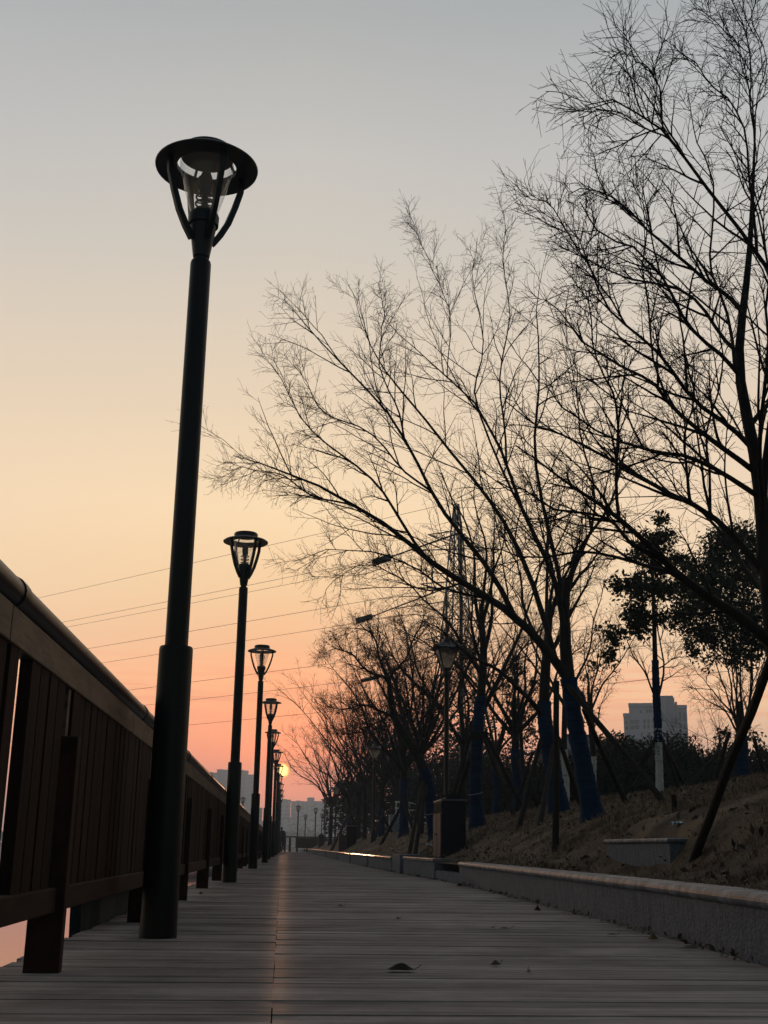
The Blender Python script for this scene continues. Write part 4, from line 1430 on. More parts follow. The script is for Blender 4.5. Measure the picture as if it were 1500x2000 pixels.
def blades(n, y0, y1, s0, s1, h0, h1, w, sbias=1.0):
    y = y0 + (y1 - y0) * rng.random(n) ** 1.5
    s = s0 + (s1 - s0) * rng.random(n) ** sbias
    x = kerb_x(y) + s
    # clumped
    cl = np.array([mn.noise(Vector((a * 2.3, b_ * 2.3, 3.1))) + .6 * mn.noise(Vector((a * 7, b_ * 7, 1.0))) for a, b_ in zip(x, y)])
    keep = (cl + rng.normal(size=n) * .35 > -.30) & ~((np.abs(x - 2.78) < .16) & (np.abs(y - 9.8) < 1.0) & (rng.random(n) < .7)) & ~((x > 2.88) & (x < 3.44) & (y > 8.88) & (y < 10.8))
    x, y, s, cl = x[keep], y[keep], s[keep], cl[keep]
    n = len(x)
    z = gz(x, y) - .012 + np.array([bumps(a, b_) for a, b_ in zip(x, y)]) * np.clip((s - .1) / .5, 0, 1)
    h = rng.uniform(h0, h1, n) * (.7 + np.clip(cl, -.2, .6))
    a = rng.uniform(0, 2 * PI, n)
    lean = rng.uniform(.3, 1.3, n)
    dirv = np.stack([np.cos(a) * lean, np.sin(a) * lean, np.ones(n)], 1)
    dirv = unit(dirv)
    side = np.stack([-np.sin(a), np.cos(a), np.zeros(n)], 1) * (w * rng.uniform(.6, 1.3, n))[:, None]
    b0 = np.stack([x, y, z], 1)
    mid = b0 + dirv * (h * .55)[:, None]
    bend = unit(dirv + np.stack([np.cos(a), np.sin(a), -.35 * np.ones(n)], 1) * .6)
    tip = mid + bend * (h * .55)[:, None]
    V = np.stack([b0 - side, b0 + side, mid + side * .7, mid - side * .7, tip], 1).reshape(-1, 3)
    k = np.arange(n) * 5
    return V, np.stack([k, k + 1, k + 2, k + 3], 1), np.stack([k + 3, k + 2, k + 4], 1)


Vs, Q4, T3, off = [], [], [], 0
for args in [(90000, 4.0, 12, .17, 3.2, .03, .10, .0022, 1.3), (70000, 10, 22, .17, 5.0, .035, .11, .0035, 1.0), (26000, 18, 46, .3, 6.0, .04, .12, .006, 1.0), (2600, 4, 16, .15, .24, .05, .12, .002, 1.0)]:
    V, q, t = blades(*args)
    Vs.append(V)
    Q4.append(q + off)
    T3.append(t + off)
    off += len(V)
me = make_mesh('grass', np.concatenate(Vs), np.concatenate(Q4), np.concatenate(T3))
tag(link('grass', me, M['grass']), 'dry dead grass blades covering the bank', 'grass', kind='stuff')

# leaf litter on the bank and along the kerb foot
nl = 5200
y = 4 + 26 * rng.random(nl) ** 1.6
s = .2 + 4.2 * rng.random(nl)
x = kerb_x(y) + s
# a drift of leaves below the stone block
nd = 260
y[:nd] = 9.2 + rng.normal(size=nd) * .5
x[:nd] = kerb_x(y[:nd]) + .35 + np.abs(rng.normal(size=nd)) * .2
y[:nd] += 1.6
C = np.stack([x, y, gz(x, y) + .02 + np.array([bumps(a, b_) for a, b_ in zip(x, y)]) * np.clip((x - kerb_x(y) - .1) / .5, 0, 1)], 1)
V1, F1 = leaf_cards(rng, C, .055, droop=0, aspect=.5)
ne = 420
y = 3.4 + 24 * rng.random(ne) ** 1.3
C = np.stack([kerb_x(y) - .012 - np.abs(rng.normal(size=ne)) * .022, y, np.full(ne, .012)], 1)
V2, F2 = leaf_cards(rng, C, .034, droop=-.1, aspect=.5)
V2[:, 2] = np.maximum(V2[:, 2], .005)
me = make_mesh('fallen_leaves', np.concatenate([V1, V2]), None, np.concatenate([F1, F2 + len(V1)]))
tag(link('leaf_litter', me, M['dryleaf']), 'scattered dry leaf litter on the bank and along the foot of the kerb', 'leaf litter', kind='stuff')


# single dry leaves on the boards
def dry_leaf(L_, W_, curl):
    mb = MB()
    nu, nv = 9, 5
    for i in range(nu):
        t = i / (nu - 1)
        w = W_ * math.sin(PI * min(1, t * .92 + .04)) ** .8 * (1 + .25 * math.sin(9 * t))
        for j in range(nv):
            s = (j / (nv - 1) - .5)
            z = curl * (max(0, math.sin(PI * t)) ** 1.4 * (1 - 2 * abs(s)) ** .7 + random.uniform(0, .10))
            mb.v.append(((t - .5) * L_, s * w, .004 + z))
    for i in range(nu - 1):
        for j in range(nv - 1):
            a = i * nv + j
            mb.f.append((a, a + 1, a + 1 + nv, a + nv))
    mb.tube([(L_ * .48, 0, .006), (L_ * .62, .004, .012), (L_ * .72, .0, .02)], .0012, 5)
    return mb


DL = [(783, 1899, .098, .06, .021, 5, 'large dark curled leaf lying on the boards in the foreground', (0.035, .022, .016)),
      (985, 1817, .07, .02, .008, 3, 'long pale shred of leaf flat on the boards in the middle', (.22, .17, .13)),
      (962, 1816, .03, .02, .008, 40, 'tiny pale leaf piece left of the long pale shred', (.22, .17, .13)),
      (777, 1798, .035, .02, .012, 20, 'small pale leaf on the boards beyond the large dark leaf', (.2, .15, .12)),
      (665, 1772, .05, .02, .01, 10, 'small leaf on the boards near the middle seam', (.2, .16, .13)),
      (1033, 1904, .03, .02, .012, 80, 'small light leaf right of the large dark leaf', (.24, .2, .16)),
      (968, 1889, .045, .03, .016, 30, 'greyish curled leaf behind the small light leaf', (.09, .075, .065)),
      (1276, 1838, .05, .05, .03, 60, 'brown leaf standing against the kerb foot', (.16, .09, .05)),
      (1345, 1856, .09, .03, .012, 8, 'pale flat leaf strip beside the kerb at the right', (.24, .19, .15)),
      (1195, 1829, .06, .02, .008, 2, 'thin pale leaf strip left of the brown kerb leaf', (.22, .18, .15)),
      (1050, 1781, .055, .04, .035, 50, 'dark crumpled leaf at the kerb foot in the middle', (.03, .02, .016)),
      (898, 1732, .08, .04, .03, 15, 'dark crumpled leaf by the low stone step', (.03, .022, .017)),
      (392, 1748, .05, .03, .02, 70, 'small dark leaf beside the nearest lamp post on its far side', (.03, .02, .016))]
for i, (u, v, L_, W_, cu, rz, lab, c) in enumerate(DL):
    d = ray(u, v)
    q = CAM + d * (-CAM[2] / d[2])
    mm = mat('leaf_%d' % i, c, .8, .2, var=.4, scale=(60, 60, 60))
    o = dry_leaf(L_, W_, cu).build('dry_leaf', mm, smooth=True)
    o.location = (q[0], q[1], .004)
    o.rotation_euler = (0, 0, R(rz))
    tag(o, lab, 'leaf', 'single dry leaves on the boardwalk')

# scraps of paper on the bank
for u, v, sz, lab in [(1323, 1618, .06, 'crumpled pale blue paper scrap on the bank above the stone block'), (838, 1654, .07, 'small white paper scrap on the grass left of the navy bin')]:
    p = ground(u, v)
    mb = MB()
    N2 = 7
    for i in range(N2):
        for j in range(N2):
            mb.v.append(((i / (N2 - 1) - .5) * sz * 1.5, (j / (N2 - 1) - .5) * sz * 1.3, random.uniform(0, .7) * sz))
    for i in range(N2 - 1):
        for j in range(N2 - 1):
            a = i * N2 + j
            mb.f.append((a, a + 1, a + 1 + N2, a + N2))
    o = mb.build('paper_scrap', M['paper'])
    o.location = (p[0], p[1], p[2] + .015)
    tag(o, lab, 'litter')

# ------------------------------------------------------------------ white railing, pavilion
wr = empty('white_railing', at(770, 1630, 44))
wr.location.z = gz(wr.location.x, 44)
tag(wr, 'white metal railing with five bars behind the blue wrapped trunks', 'railing')
o0 = np.array(wr.location)
for k, (v0, v1) in enumerate([(1566, 1572), (1578, 1586), (1589, 1597), (1600, 1608), (1608, 1618)]):
    mb = MB()
    mb.bar(at(772, v0, 44) - o0, at(838, v1, 43) - o0, .05, .05)
    mb.build('bar', M['white'], wr)
for u in (774, 800, 834):
    a = at(u, 1566, 43.5) - o0
    mb = MB()
    mb.box(a[0] - .022, a[0] + .022, a[1] - .022, a[1] + .022, -.1, a[2])
    mb.build('post', M['white'], wr)
p = at(773, 1632, 41)
mb = MB()
mb.box(-.22, .18, -.2, .3, -.2, .52)
mb.box(-.24, .20, -.22, .32, .522, .56)
o = mb.build('plinth', M['conc'], bevel=.01)
o.location = (p[0], p[1], gz(p[0], p[1]))
tag(o, 'pale concrete plinth at the left end of the white railing', 'plinth')

pv = empty('pavilion', (at(1125, 1500, 62)[0], 62, 1.5))
tag(pv, 'small pavilion with grey tiled hip roof behind the leaning blue trunk', 'pavilion')
zt = at(1120, 1436, 62)[2] - 1.5
ze = at(1120, 1468, 62)[2] - 1.5
mb = MB()
mb.box(-1.7, 2.2, -1.5, 2.5, 0, ze)
mb.build('wall', M['plaster'], pv)
mb = MB()
mb.add([(-2.2, -2, ze), (2.7, -2, ze), (2.7, 3, ze), (-2.2, 3, ze), (-.4, .5, zt), (.9, .5, zt)],
       [(0, 1, 5, 4), (1, 2, 5), (2, 3, 4, 5), (3, 0, 4), (3, 2, 1, 0)])
rf = mb.build('roof', M['rooftile'], pv)
mb = MB()
mb.bar((-.5, .5, zt + .03), (1.0, .5, zt + .03), .16, .14)
mb.build('ridge', M['rooftile'], rf)
mb = MB()
mb.box(-2.25, 2.75, -2.06, -1.98, ze - .12, ze + .02)
mb.build('eave_board', M['conc'], rf)

# ------------------------------------------------------------------ pylon, wires, road lamps
DP = 130.0
pc = at(893, 1640, DP)
zt = at(893, 985, DP)[2]
py = empty('power_pylon', (pc[0], DP, 1.5))
tag(py, 'steel lattice power pylon standing behind the bare trees', 'pylon')
levels = [(0, 4.6), (5.2, 3.75), (9.6, 3.05), (13.4, 2.45), (16.6, 1.95), (19.3, 1.6), (21.8, 1.35), (24.2, 1.12), (26.6, .95), (29, .8), (31.5, .66), (34, .5), (zt - 1.5, .2)]
mb = MB()


def corners(z, w):
    a = R(20)
    return [Vector((w * (c * math.cos(a) - s * math.sin(a)), w * (c * math.sin(a) + s * math.cos(a)), z)) for c, s in ((-1, -1), (1, -1), (1, 1), (-1, 1))]


for (z0, w0), (z1, w1) in zip(levels[:-1], levels[1:]):
    A, B = corners(z0, w0), corners(z1, w1)
    for k in range(4):
        mb.bar(A[k], B[k], .16, .16)
        mb.bar(A[k], B[(k + 1) % 4], .085, .085)
        mb.bar(A[(k + 1) % 4], B[k], .085, .085)
        mb.bar(B[k], B[(k + 1) % 4], .08, .08)
mb.build('tower', M['steel'], py)
wdir = Vector((-.70, .714, 0)).normalized()
armd = Vector((wdir.y, -wdir.x, 0))
arm_rows = [(at(893, 1062, DP)[2] - 1.5, 5.2), (at(893, 1160, DP)[2] - 1.5, 6.6), (at(893, 1262, DP)[2] - 1.5, 5.6)]
for z, L_ in arm_rows:
    for sg in (-1, 1):
        mb = MB()
        tip = armd * sg * L_ + Vector((0, 0, z))
        r0 = armd * sg * .8
        for dz_ in (-.1, 1.3):
            for of in (-.5, .5):
                mb.bar(r0 + wdir * of + Vector((0, 0, z + dz_)), tip, .1, .1)
        for w in (.35, .65):
            a = r0.lerp(armd * sg * L_, w)
            mb.bar(a + Vector((0, 0, z + .0)), a + Vector((0, 0, z + 1.25 * (1 - w))), .07, .07)
        mb.build('cross_arm', M['steel'], py)


def wire_at(u, v, off):
    """a level wire in direction wdir whose plane passes off metres beside the pylon, seen at (u, v)"""
    n = np.array(armd)
    c = np.array([pc[0], DP, 0]) + n * off
    d = ray(u, v)
    t = ((c - CAM) @ n) / (d @ n)
    return CAM + d * t


W = [(440, 1085, 0, 'highest thin wire crossing the sky left of the second lamp'), (600, 1120, -5.2, 'thin wire second from the top, just above its close neighbour'),
     (620, 1130, 5.2, 'thin wire third from the top, just below its close neighbour'), (690, 1178, -6.6, 'thin wire fourth from the top across the orange sky'),
     (690, 1218, 6.6, 'thin wire fifth from the top, passing behind the long road lamp head'), (620, 1300, -5.6, 'thin wire sixth from the top between second and third lamp heads'),
     (650, 1335, 5.6, 'thin wire seventh from the top, second lowest'), (640, 1390, 0, 'lowest thin wire across the orange sky')]
for u, v, off, lab in W:
    q = Vector(wire_at(u, v, off))
    pts = []
    for t in np.linspace(-130, 330, 40):
        sag = .000045 * (t - 100) ** 2
        pts.append(q + wdir * t + Vector((0, 0, sag - .000045 * 100 ** 2)))
    # keep the wire through the point where it is seen
    tq = 0
    mb = MB()
    mb.tube(pts, .026, 5)
    tag(mb.build('power_line', M['wire']), lab, 'power line', 'power lines crossing the sky')

for i, (u0, v0, u1, v1, D, ut, vt, lab) in enumerate([
        (695, 1213, 727, 1204, 58, 872, 1148, 'road lamp with long flat head highest in the gap between orange sky and crooked tree'),
        (728, 1100, 763, 1088, 46, 900, 1040, 'road lamp with flat head amid the spreading limbs, above the other heads'),
        (705, 1330, 741, 1322, 80, 872, 1270, 'road lamp with flat head lowest of the three, behind the crooked tree')]):
    A, B, T = at(u0, v0, D), at(u1, v1, D), at(ut, vt, D)
    zg = 1.55
    root = empty('road_lamp', (T[0], D, zg))
    tag(root, lab, 'road lamp', 'road lamps behind the bank')
    o0 = np.array([T[0], D, zg])
    mb = MB()
    mb.lathe([(.11, 0), (.10, .5), (.06, T[2] - zg), (0, T[2] - zg)], 12)
    mb.build('pole', M['lamphead'], root, smooth=True)
    J = at(u1 + 5, v1 - 2, D)
    mb = MB()
    mb.tube([T - o0, J - o0], [.045, .03], 8)
    mb.tube([(T + np.array([0, 0, -.7])) - o0, (T + (J - T) * .72 + np.array([0, 0, -.05])) - o0], [.03, .025], 8)
    mb.build('arm', M['lamphead'], root, smooth=True)
    mb = MB()
    mb.bar(A - o0, B - o0, .42, .22)
    mb.bar(B - o0, J - o0, .10, .09)
    mb.build('lamp_head', M['lamphead'], root, bevel=.02)

# ------------------------------------------------------------------ buildings
rngb = random.Random(4)
FM = [facade('flats_%d' % k, w, wi, sx, sz, fr) for k, (w, wi, sx, sz, fr) in enumerate([
    ((.62, .63, .66), (.36, .37, .40), 3.6, 3.1, .5), ((.54, .55, .60), (.30, .31, .34), 4.4, 3.2, .6),
    ((.72, .71, .72), (.42, .42, .44), 5.0, 3.0, .45), ((.60, .61, .65), (.34, .35, .38), 3.2, 3.3, .55), ((.36, .37, .39), (.22, .225, .24), 3.6, 3.1, .5), ((.30, .31, .33), (.19, .195, .21), 4.2, 3.1, .55)])]


def block(u0, u1, vtop, D, mt, label, group, steps=(), depth=14, name='apartment_block', zb=.2):
    a, c = at(u0, vtop, D), at(u1, vtop, D)
    root = empty(name, ((a[0] + c[0]) / 2, D, zb))
    tag(root, label, 'building', group)
    w = (c[0] - a[0]) / 2
    zt = (a[2] + c[2]) / 2 - zb
    mb = MB()
    mb.box(-w, w, 0, depth, 0, zt)
    mb.build('wall', mt, root)
    mb = MB()
    mb.box(-w - .25, w + .25, -.25, depth + .25, zt + .003, zt + .8)
    rf = mb.build('roof', M['plaster'], root)
    for s0, s1, vv in steps:
        x0, x1 = at(s0, vv, D)[0] - root.location.x, at(s1, vv, D)[0] - root.location.x
        z = at((s0 + s1) / 2, vv, D)[2] - zb
        mb = MB()
        mb.box(x0, x1, depth * .3, depth * .75, zt + .803, max(z, zt + 1.4))
        mb.build('stair_tower', mt, rf)
    return root


GL = 'hazy tower blocks beyond the railing'
block(407, 424, 1511, 880, FM[4], 'narrow left flank of the hazy tower pair above the railing', GL, [(409, 414, 1507)])
block(424, 443, 1505, 900, FM[5], 'tallest hazy tower above the railing, behind the second lamp pole', GL, [(425, 434, 1503)], 18)
block(466, 484, 1507, 890, FM[4], 'hazy tower just right of the second lamp pole', GL, [(470, 476, 1505)], 16)
block(484, 496, 1515, 870, FM[4], 'lower right hand hazy tower beside the third lamp pole', GL)
block(497, 512, 1580, 820, FM[5], 'low hazy block in the gap right of the hazy towers', GL)
GC = 'hazy city blocks across the water'
CB = [(548, 568, 1564, 900, 0, 'hazy slab block left of the sky gap below the sun', [(552, 560, 1562)]),
      (569, 578, 1567, 905, 1, 'narrow hazy block behind the leftmost far lamp', []),
      (577, 601, 1567, 890, 3, 'broad hazy block between the far lamps', [(579, 586, 1565)]),
      (601, 614, 1561, 880, 0, 'highest hazy block of the far city with a stair tower on top', [(602, 613, 1559)]),
      (614, 634, 1567, 870, 1, 'hazy block right of the highest far block', []),
      (634, 655, 1569, 880, 2, 'hazy block behind the small pagoda lantern', [(640, 647, 1567)]),
      (655, 676, 1566, 890, 0, 'hazy block behind the far bare tree trunks', []),
      (676, 700, 1572, 880, 3, 'hazy block behind the small distant bin', []),
      (700, 722, 1578, 870, 1, 'hazy block left of the middle pagoda lantern', []),
      (552, 572, 1600, 780, 2, 'low pale house in front of the hazy slab block', []),
      (556, 566, 1592, 800, 3, 'narrow mid height block in front of the hazy slab block', []),
      (585, 600, 1596, 790, 1, 'mid height darker block behind the thin far lamp', []),
      (603, 618, 1604, 770, 2, 'low pale block right of the thin far lamp', []),
      (622, 640, 1598, 780, 0, 'mid height block behind the far end of the kerb', []),
      (566, 584, 1612, 740, 3, 'low dark house by the far shore', []),
      (588, 606, 1618, 730, 0, 'long low house by the far shore', []),
      (612, 634, 1614, 745, 1, 'low grey house by the far shore right of the far lamps', []),
      (645, 668, 1610, 750, 2, 'low pale house behind the crossed props', []),
      (500, 522, 1606, 760, 0, 'low hazy house seen between the near lamp poles', [])]
for u0, u1, v, D, k, lab, st in CB:
    block(u0, u1, v, D, FM[k], lab, GC, st, depth=10 + rngb.random() * 6)

# far shore tree line
n = 9000
rngt = np.random.default_rng(9)
xs = rngt.uniform(-260, 160, n)
hh = np.array([6 + 5 * mn.noise(Vector((x * .05, 0, 0))) + 2.5 * mn.noise(Vector((x * .21, 3, 0))) for x in xs])
C = np.stack([xs, rngt.uniform(655, 690, n), .3 + np.clip(hh, 2, 12) * rngt.random(n) ** .6], 1)
V, F3 = leaf_cards(rngt, C, 2.0, droop=0, aspect=.8)
tag(link('far_shore_trees', make_mesh('far_trees', V, None, F3), M['leafd']), 'hazy line of trees along the far shore', 'trees', kind='stuff')

# tower block at the right, seen above the hedge
DR = 330.0
rootp = at(1283, 1450, DR)
tb = empty('tower_block', (rootp[0], DR, 1.2))
tag(tb, 'grey tower block with stepped roofline above the hedge at the right', 'building')
o0 = np.array(tb.location)
tb.rotation_euler = (0, 0, -math.atan2(rootp[0], DR))
DL_ = float(-(RW @ (rootp - CAM))[2])


def X(u, v=1420):
    return (u - 1283) / F * DL_


def Z(u, v):
    return (at(1283 + (u - 1283) * .3, v + (u - 1283) * -.0105, DR)[2] - o0[2])


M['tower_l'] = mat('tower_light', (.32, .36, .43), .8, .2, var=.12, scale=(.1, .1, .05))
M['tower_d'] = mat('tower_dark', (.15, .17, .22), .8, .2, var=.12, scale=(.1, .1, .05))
mb = MB()
mb.box(X(1221), X(1232), 0, 16, 0, Z(1226, 1399))
mb.box(X(1232) + .01, X(1285), -.6, 16, 0, Z(1260, 1380))
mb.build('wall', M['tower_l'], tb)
mb = MB()
mb.add([(X(1284), -2.5, 0), (X(1303), -5.0, 0), (X(1320), -3.2, 0), (X(1320), 14, 0), (X(1284), 14, 0)] +
       [(X(1284), -2.5, Z(1290, 1366)), (X(1303), -5.0, Z(1290, 1366)), (X(1320), -3.2, Z(1290, 1366)), (X(1320), 14, Z(1290, 1366)), (X(1284), 14, Z(1290, 1366))],
       [(4, 3, 2, 1, 0), (5, 6, 7, 8, 9), (0, 1, 6, 5), (1, 2, 7, 6), (2, 3, 8, 7), (3, 4, 9, 8), (4, 0, 5, 9)])
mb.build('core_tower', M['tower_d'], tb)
mb = MB()
mb.box(X(1290), X(1318), -3, 10, Z(1300, 1366) + .01, Z(1300, 1362))
mb.box(X(1321), X(1325), -1.5, 12, 0, Z(1322, 1373))
mb.build('roof', M['tower_d'], tb)
mb = MB()
mb.box(X(1325) + .02, X(1343), -1.0, 15, 0, Z(1334, 1386))
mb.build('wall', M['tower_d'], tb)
mb = MB()
for a, c, zt_ in ((1231.5, 1285.5, 1379.5), (1324.8, 1343.5, 1385.5), (1220.5, 1232, 1398.5)):
    mb.box(X(a), X(c), -1.2, 16.2, Z((a + c) / 2, zt_) + .02, Z((a + c) / 2, zt_) + .9)
mb.build('parapet', M['tower_l'], tb)


def win(u0, u1, v0, v1, y):
    mb = MB()
    mb.box(X(u0), X(u1), y - .06, y + .3, Z((u0 + u1) / 2, v1), Z((u0 + u1) / 2, v0))
    return mb.build('window', M['glass_dark'], tb)


for u0, u1, v0, v1 in [(1253, 1256.5, 1387.5, 1393), (1265.5, 1269, 1387, 1392.5), (1271, 1274.5, 1387, 1392.5), (1233, 1241, 1406, 1413), (1242, 1251, 1405.5, 1412.5), (1233, 1241, 1416, 1424), (1242, 1251, 1415.5, 1423.5),
                       (1258.5, 1263.5, 1405, 1413), (1266.5, 1271, 1405, 1413), (1258.5, 1263.5, 1415, 1423), (1266.5, 1271, 1415, 1423), (1276, 1281, 1405, 1412), (1276, 1281, 1415, 1422), (1253, 1257, 1430, 1440), (1266, 1272, 1430, 1440)]:
    win(u0, u1, v0, v1, -.6)
for u0, u1, v0, v1 in [(1223.5, 1229, 1407, 1413), (1223.5, 1229, 1417, 1424)]:
    win(u0, u1, v0, v1, 0)
for u0, u1, v0, v1 in [(1327.5, 1331.5, 1393, 1411), (1336, 1340, 1394, 1411), (1327.5, 1331.5, 1415, 1426), (1336, 1340, 1415, 1426), (1327.5, 1331.5, 1430, 1442), (1336, 1340, 1430, 1442)]:
    win(u0, u1, v0, v1, -1.0)

# ------------------------------------------------------------------ person at the far end, walking
pp = at(549.5, 1664, 87.5)
person = empty('person', (pp[0], 87.5, 0), R(15))
tag(person, 'person in dark clothes walking at the far end of the boardwalk beside the lamp posts', 'person')


def skin_mesh(name, verts, edges, radii, mt, parent, sub=2):
    me = bpy.data.meshes.new(name)
    me.from_pydata(verts, edges, [])
    o = link(name, me, mt, parent)
    md = o.modifiers.new('skin', 'SKIN')
    for i, r in enumerate(radii):
        me.skin_vertices[0].data[i].radius = (r, r)
    me.skin_vertices[0].data[0].use_root = True
    sb = o.modifiers.new('sub', 'SUBSURF')
    sb.levels = sub
    sb.render_levels = sub
    return o


bv = [(0, 0, .92), (0, .02, 1.12), (0, .05, 1.32), (0, .07, 1.46), (0, .09, 1.55), (0, .11, 1.66), (0, .10, 1.72),
      (-.10, 0, .88), (-.11, -.12, .50), (-.11, -.30, .10), (-.11, -.20, .03),
      (.10, 0, .88), (.11, .14, .50), (.11, .20, .09), (.11, .32, .03),
      (-.19, .06, 1.40), (-.24, .12, 1.14), (-.22, .26, .94), (-.21, .31, .86),
      (.19, .06, 1.40), (.24, -.02, 1.13), (.23, -.02, .90), (.22, .0, .82)]
be = [(0, 1), (1, 2), (2, 3), (3, 4), (4, 5), (5, 6), (0, 7), (7, 8), (8, 9), (9, 10), (0, 11), (11, 12), (12, 13), (13, 14), (2, 15), (15, 16), (16, 17), (17, 18), (2, 19), (19, 20), (20, 21), (21, 22)]
br = [.15, .15, .16, .07, .06, .10, .08, .10, .065, .045, .04, .10, .065, .045, .04, .075, .055, .04, .035, .075, .055, .04, .035]
skin_mesh('body', bv, be, br, M['dark_coat'], person)
skin_mesh('coat', [(0, .0, .80), (0, .02, 1.1), (0, .05, 1.36), (-.17, .06, 1.41), (.17, .06, 1.41), (-.24, .12, 1.14), (.24, -.02, 1.13)], [(0, 1), (1, 2), (2, 3), (2, 4), (3, 5), (4, 6)],
          [.18, .175, .18, .10, .10, .075, .075], M['dark_coat'], person)
skin_mesh('hair', [(0, .10, 1.66), (0, .09, 1.73)], [(0, 1)], [.108, .085], M['hair'], person)
skin_mesh('face', [(0, .16, 1.60), (0, .18, 1.66)], [(0, 1)], [.055, .06], M['skin'], person)

# ------------------------------------------------------------------ haze
mb = MB()
mb.box(-1180, 1180, -180, 1310, -2.4, 78)
m = bpy.data.materials.new('haze_air')
m.use_nodes = True
N, L = m.node_tree.nodes, m.node_tree.links
N.clear()
o_ = N.new('ShaderNodeOutputMaterial')
v_ = N.new('ShaderNodeVolumePrincipled')
v_.inputs['Color'].default_value = (.57, .76, 1.0, 1)
v_.inputs['Density'].default_value = .0011
v_.inputs['Anisotropy'].default_value = .55
L.new(v_.outputs[0], o_.inputs['Volume'])
hz = mb.build('haze', m)
tag(hz, 'thin evening haze in the air', 'haze', kind='stuff')

# ------------------------------------------------------------------ sky and sun
SUN = Vector(ray(552, 1505)).normalized()
elev = math.asin(SUN.z)
azim = math.atan2(SUN.x, SUN.y)
w = bpy.data.worlds.new('World')
sc.world = w
w.use_nodes = True
N, L = w.node_tree.nodes, w.node_tree.links
N.clear()
out = N.new('ShaderNodeOutputWorld')
bg = N.new('ShaderNodeBackground')
L.new(bg.outputs[0], out.inputs['Surface'])
tc = N.new('ShaderNodeTexCoord')
sep = N.new('ShaderNodeSeparateXYZ')
L.new(tc.outputs['Generated'], sep.inputs[0])


def math_(op, a, b=None, clamp=False):
    n = N.new('ShaderNodeMath')
    n.operation = op
    n.use_clamp = clamp
    for i, x in enumerate((a, b)):
        if x is None:
            continue
        if isinstance(x, (int, float)):
            n.inputs[i].default_value = x
        else:
            L.new(x, n.inputs[i])
    return n.outputs[0]


def lin(c):
    return tuple(((x / 255 + .055) / 1.055) ** 2.4 if x / 255 > .04045 else x / 255 / 12.92 for x in c)


el = math_('DIVIDE', math_('ARCSINE', sep.outputs['Z']), R(90))      # 0 horizon .. 1 zenith


GAIN = [(2.25, 1.76, 1.49), (2.3, 1.78, 1.49), (3.125, 1.952, 1.381), (2.592, 1.67, 1.02), (1.806, 1.532, 1.195), (1.451, 1.358, 1.196), (1.349, 1.303, 1.196), (1.254, 1.225, 1.168), (1.181, 1.159, 1.124), (1.114, 1.104, 1.09), (1.094, 1.086, 1.08), (1.063, 1.057, 1.051), (1.063, 1.057, 1.051), (1.063, 1.057, 1.051), (1.063, 1.057, 1.051)]
TOP = 2.2


def ramp(stops):
    r = N.new('ShaderNodeValToRGB')
    r.color_ramp.interpolation = 'LINEAR'
    e = r.color_ramp.elements
    while len(e) < len(stops):
        e.new(.5)
    for q, (deg, c), g in zip(e, stops, GAIN):
        q.position = max(0, deg) / 90
        q.color = (*[a * k / TOP for a, k in zip(lin(c), g)], 1)
    L.new(el, r.inputs[0])
    return r.outputs[0]


SKY_SUN = [(0, (205, 140, 126)), (1.5, (210, 142, 126)), (2.5, (222, 144, 122)), (4, (248, 154, 114)), (7, (255, 175, 125)), (9.5, (249, 190, 144)), (11.9, (247, 205, 158)),
           (16, (252, 222, 180)), (20.6, (236, 213, 183)), (28.4, (211, 202, 189)), (33, (200, 196, 190)), (39, (177, 179, 178)), (46, (160, 165, 168)), (60, (146, 153, 160)), (90, (126, 134, 144))]
SKY_OFF = [(0, (184, 168, 172)), (1.5, (188, 171, 173)), (2.5, (194, 174, 172)), (4, (176, 186, 192)), (7, (234, 208, 178)), (9.5, (238, 214, 184)), (11.9, (240, 216, 186)),
           (16, (240, 214, 186)), (20.6, (228, 209, 187)), (28.4, (201, 197, 191)), (33, (188, 188, 188)), (39, (170, 174, 177)), (46, (152, 158, 164)), (60, (142, 150, 158)), (90, (126, 134, 144))]
r1, r2 = ramp(SKY_SUN), ramp(SKY_OFF)
hx = N.new('ShaderNodeCombineXYZ')
L.new(sep.outputs['X'], hx.inputs[0])
L.new(sep.outputs['Y'], hx.inputs[1])
nm = N.new('ShaderNodeVectorMath')
nm.operation = 'NORMALIZE'
L.new(hx.outputs[0], nm.inputs[0])
dt = N.new('ShaderNodeVectorMath')
dt.operation = 'DOT_PRODUCT'
L.new(nm.outputs[0], dt.inputs[0])
dt.inputs[1].default_value = (math.sin(azim), math.cos(azim), 0)
ang = math_('DIVIDE', math_('ARCCOSINE', dt.outputs['Value']), R(1))    # degrees of azimuth from the sun
f1 = math_('DIVIDE', ang, 26.0, True)


def mixc(a, b, f, mode='MIX'):
    n = N.new('ShaderNodeMix')
    n.data_type = 'RGBA'
    n.blend_type = mode
    for s, x in ((0, f), (6, a), (7, b)):
        if isinstance(x, (int, float)):
            n.inputs[s].default_value = x
        elif isinstance(x, tuple):
            n.inputs[s].default_value = x
        else:
            L.new(x, n.inputs[s])
    return n.outputs[2]


front = mixc(r1, r2, f1)
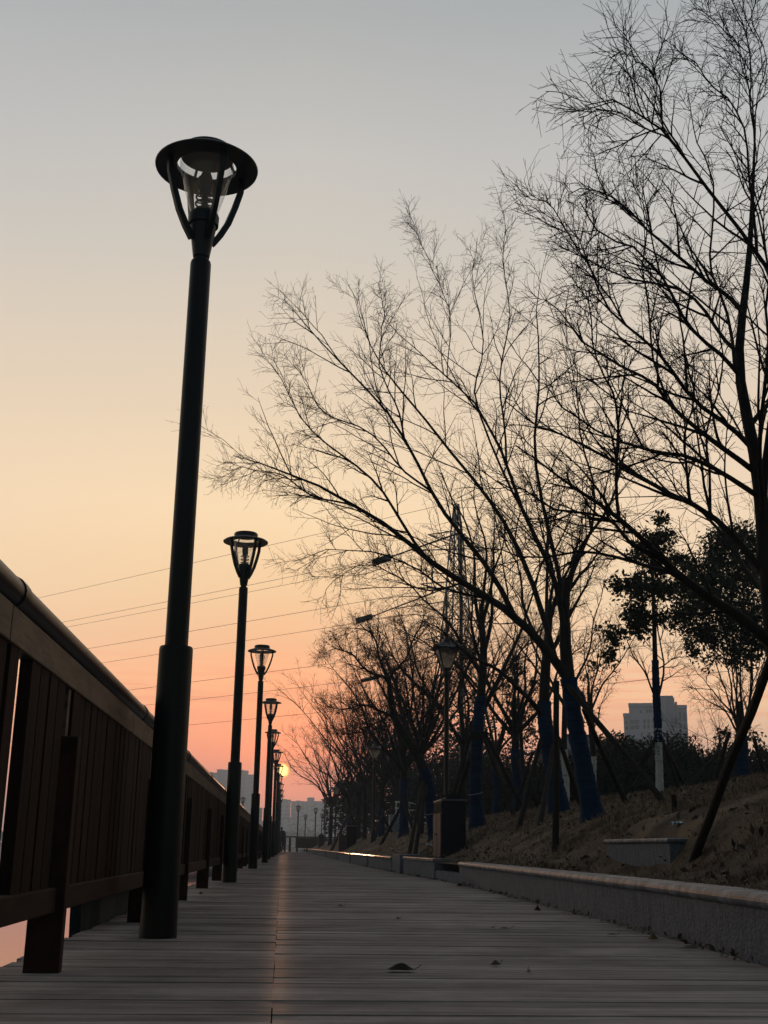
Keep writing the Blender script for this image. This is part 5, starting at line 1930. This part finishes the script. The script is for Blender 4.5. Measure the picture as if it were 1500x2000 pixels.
# thin cloud bars low in the sky
mp = N.new('ShaderNodeMapping')
mp.inputs['Scale'].default_value = (5, 5, 95)
L.new(tc.outputs['Generated'], mp.inputs['Vector'])
cn = N.new('ShaderNodeTexNoise')
cn.inputs['Scale'].default_value = 2.2
cn.inputs['Detail'].default_value = 5
L.new(mp.outputs['Vector'], cn.inputs['Vector'])
cl = N.new('ShaderNodeMapRange')
cl.inputs['From Min'].default_value = .48
cl.inputs['From Max'].default_value = .7
L.new(cn.outputs['Fac'], cl.inputs['Value'])
band = math_('SUBTRACT', 1.0, math_('ABSOLUTE', math_('DIVIDE', math_('SUBTRACT', el, 7.2 / 90), 2.0 / 90)), True)
clf = math_('MULTIPLY', math_('MULTIPLY', cl.outputs[0], band), .75)
front = mixc(front, (*[a / TOP * 1.4 for a in lin((255, 158, 112))], 1), clf)
up = N.new('ShaderNodeVectorMath')
up.operation = 'SCALE'
L.new(front, up.inputs[0])
up.inputs[3].default_value = TOP
front = up.outputs[0]
# away from the sun the Nishita sky takes over
sk = N.new('ShaderNodeTexSky')
sk.sky_type = 'NISHITA'
sk.sun_disc = False
sk.sun_elevation = elev
sk.sun_rotation = azim
sk.air_density = 1.0
sk.dust_density = 2.0
nish = mixc((0, 0, 0, 1), (0, 0, 0, 1), 0.0)
sc_n = N.new('ShaderNodeVectorMath')
sc_n.operation = 'SCALE'
L.new(sk.outputs[0], sc_n.inputs[0])
sc_n.inputs[3].default_value = .125
back = sc_n.outputs[0]
mr = N.new('ShaderNodeMapRange')
mr.interpolation_type = 'SMOOTHSTEP'
mr.inputs['From Min'].default_value = 32
mr.inputs['From Max'].default_value = 110
L.new(ang, mr.inputs['Value'])
# near the zenith azimuth means little: keep one blend there
zen = math_('SUBTRACT', 1.0, math_('DIVIDE', math_('SUBTRACT', el, .5), .5, True))
sky = mixc(front, back, math_('ADD', math_('MULTIPLY', mr.outputs[0], zen), math_('MULTIPLY', math_('SUBTRACT', 1.0, zen), .45)))
# glow and disc of the low sun
d3 = N.new('ShaderNodeVectorMath')
d3.operation = 'DOT_PRODUCT'
nrm = N.new('ShaderNodeVectorMath')
nrm.operation = 'NORMALIZE'
L.new(tc.outputs['Generated'], nrm.inputs[0])
L.new(nrm.outputs[0], d3.inputs[0])
d3.inputs[1].default_value = SUN
sa = math_('DIVIDE', math_('ARCCOSINE', d3.outputs['Value']), R(1))
glow = math_('POWER', 2.718, math_('MULTIPLY', sa, -.5))
sky = mixc(sky, (.55, .20, .02, 1), glow, 'ADD')
core = N.new('ShaderNodeMapRange')
core.inputs['From Min'].default_value = .31
core.inputs['From Max'].default_value = .17
L.new(sa, core.inputs['Value'])
disc = N.new('ShaderNodeMapRange')
disc.inputs['From Min'].default_value = .37
disc.inputs['From Max'].default_value = .30
L.new(sa, disc.inputs['Value'])
sky = mixc(sky, mixc((4.2, 1.8, .22, 1), (10, 5.4, 1.25, 1), core.outputs[0]), disc.outputs[0])
L.new(sky, bg.inputs['Color'])
bg.inputs['Strength'].default_value = 1.0

sun = bpy.data.lights.new('sun', 'SUN')
sun.energy = 0.55
sun.angle = R(.6)
sun.color = (1.0, .50, .26)
so = bpy.data.objects.new('sun', sun)
COL.objects.link(so)
so.rotation_euler = (-SUN).to_track_quat('-Z', 'Y').to_euler()

# ------------------------------------------------------------------ render settings
vs = sc.view_settings
vs.view_transform = 'Standard'
vs.look = 'None'
vs.exposure = 0
vs.gamma = 1
vs.use_curve_mapping = False
cy = sc.cycles
cy.max_bounces = 6
cy.diffuse_bounces = 3
cy.glossy_bounces = 3
cy.transparent_max_bounces = 12
cy.volume_bounces = 0
cy.use_denoising = True
cy.sample_clamp_indirect = 4
sc.render.film_transparent = False
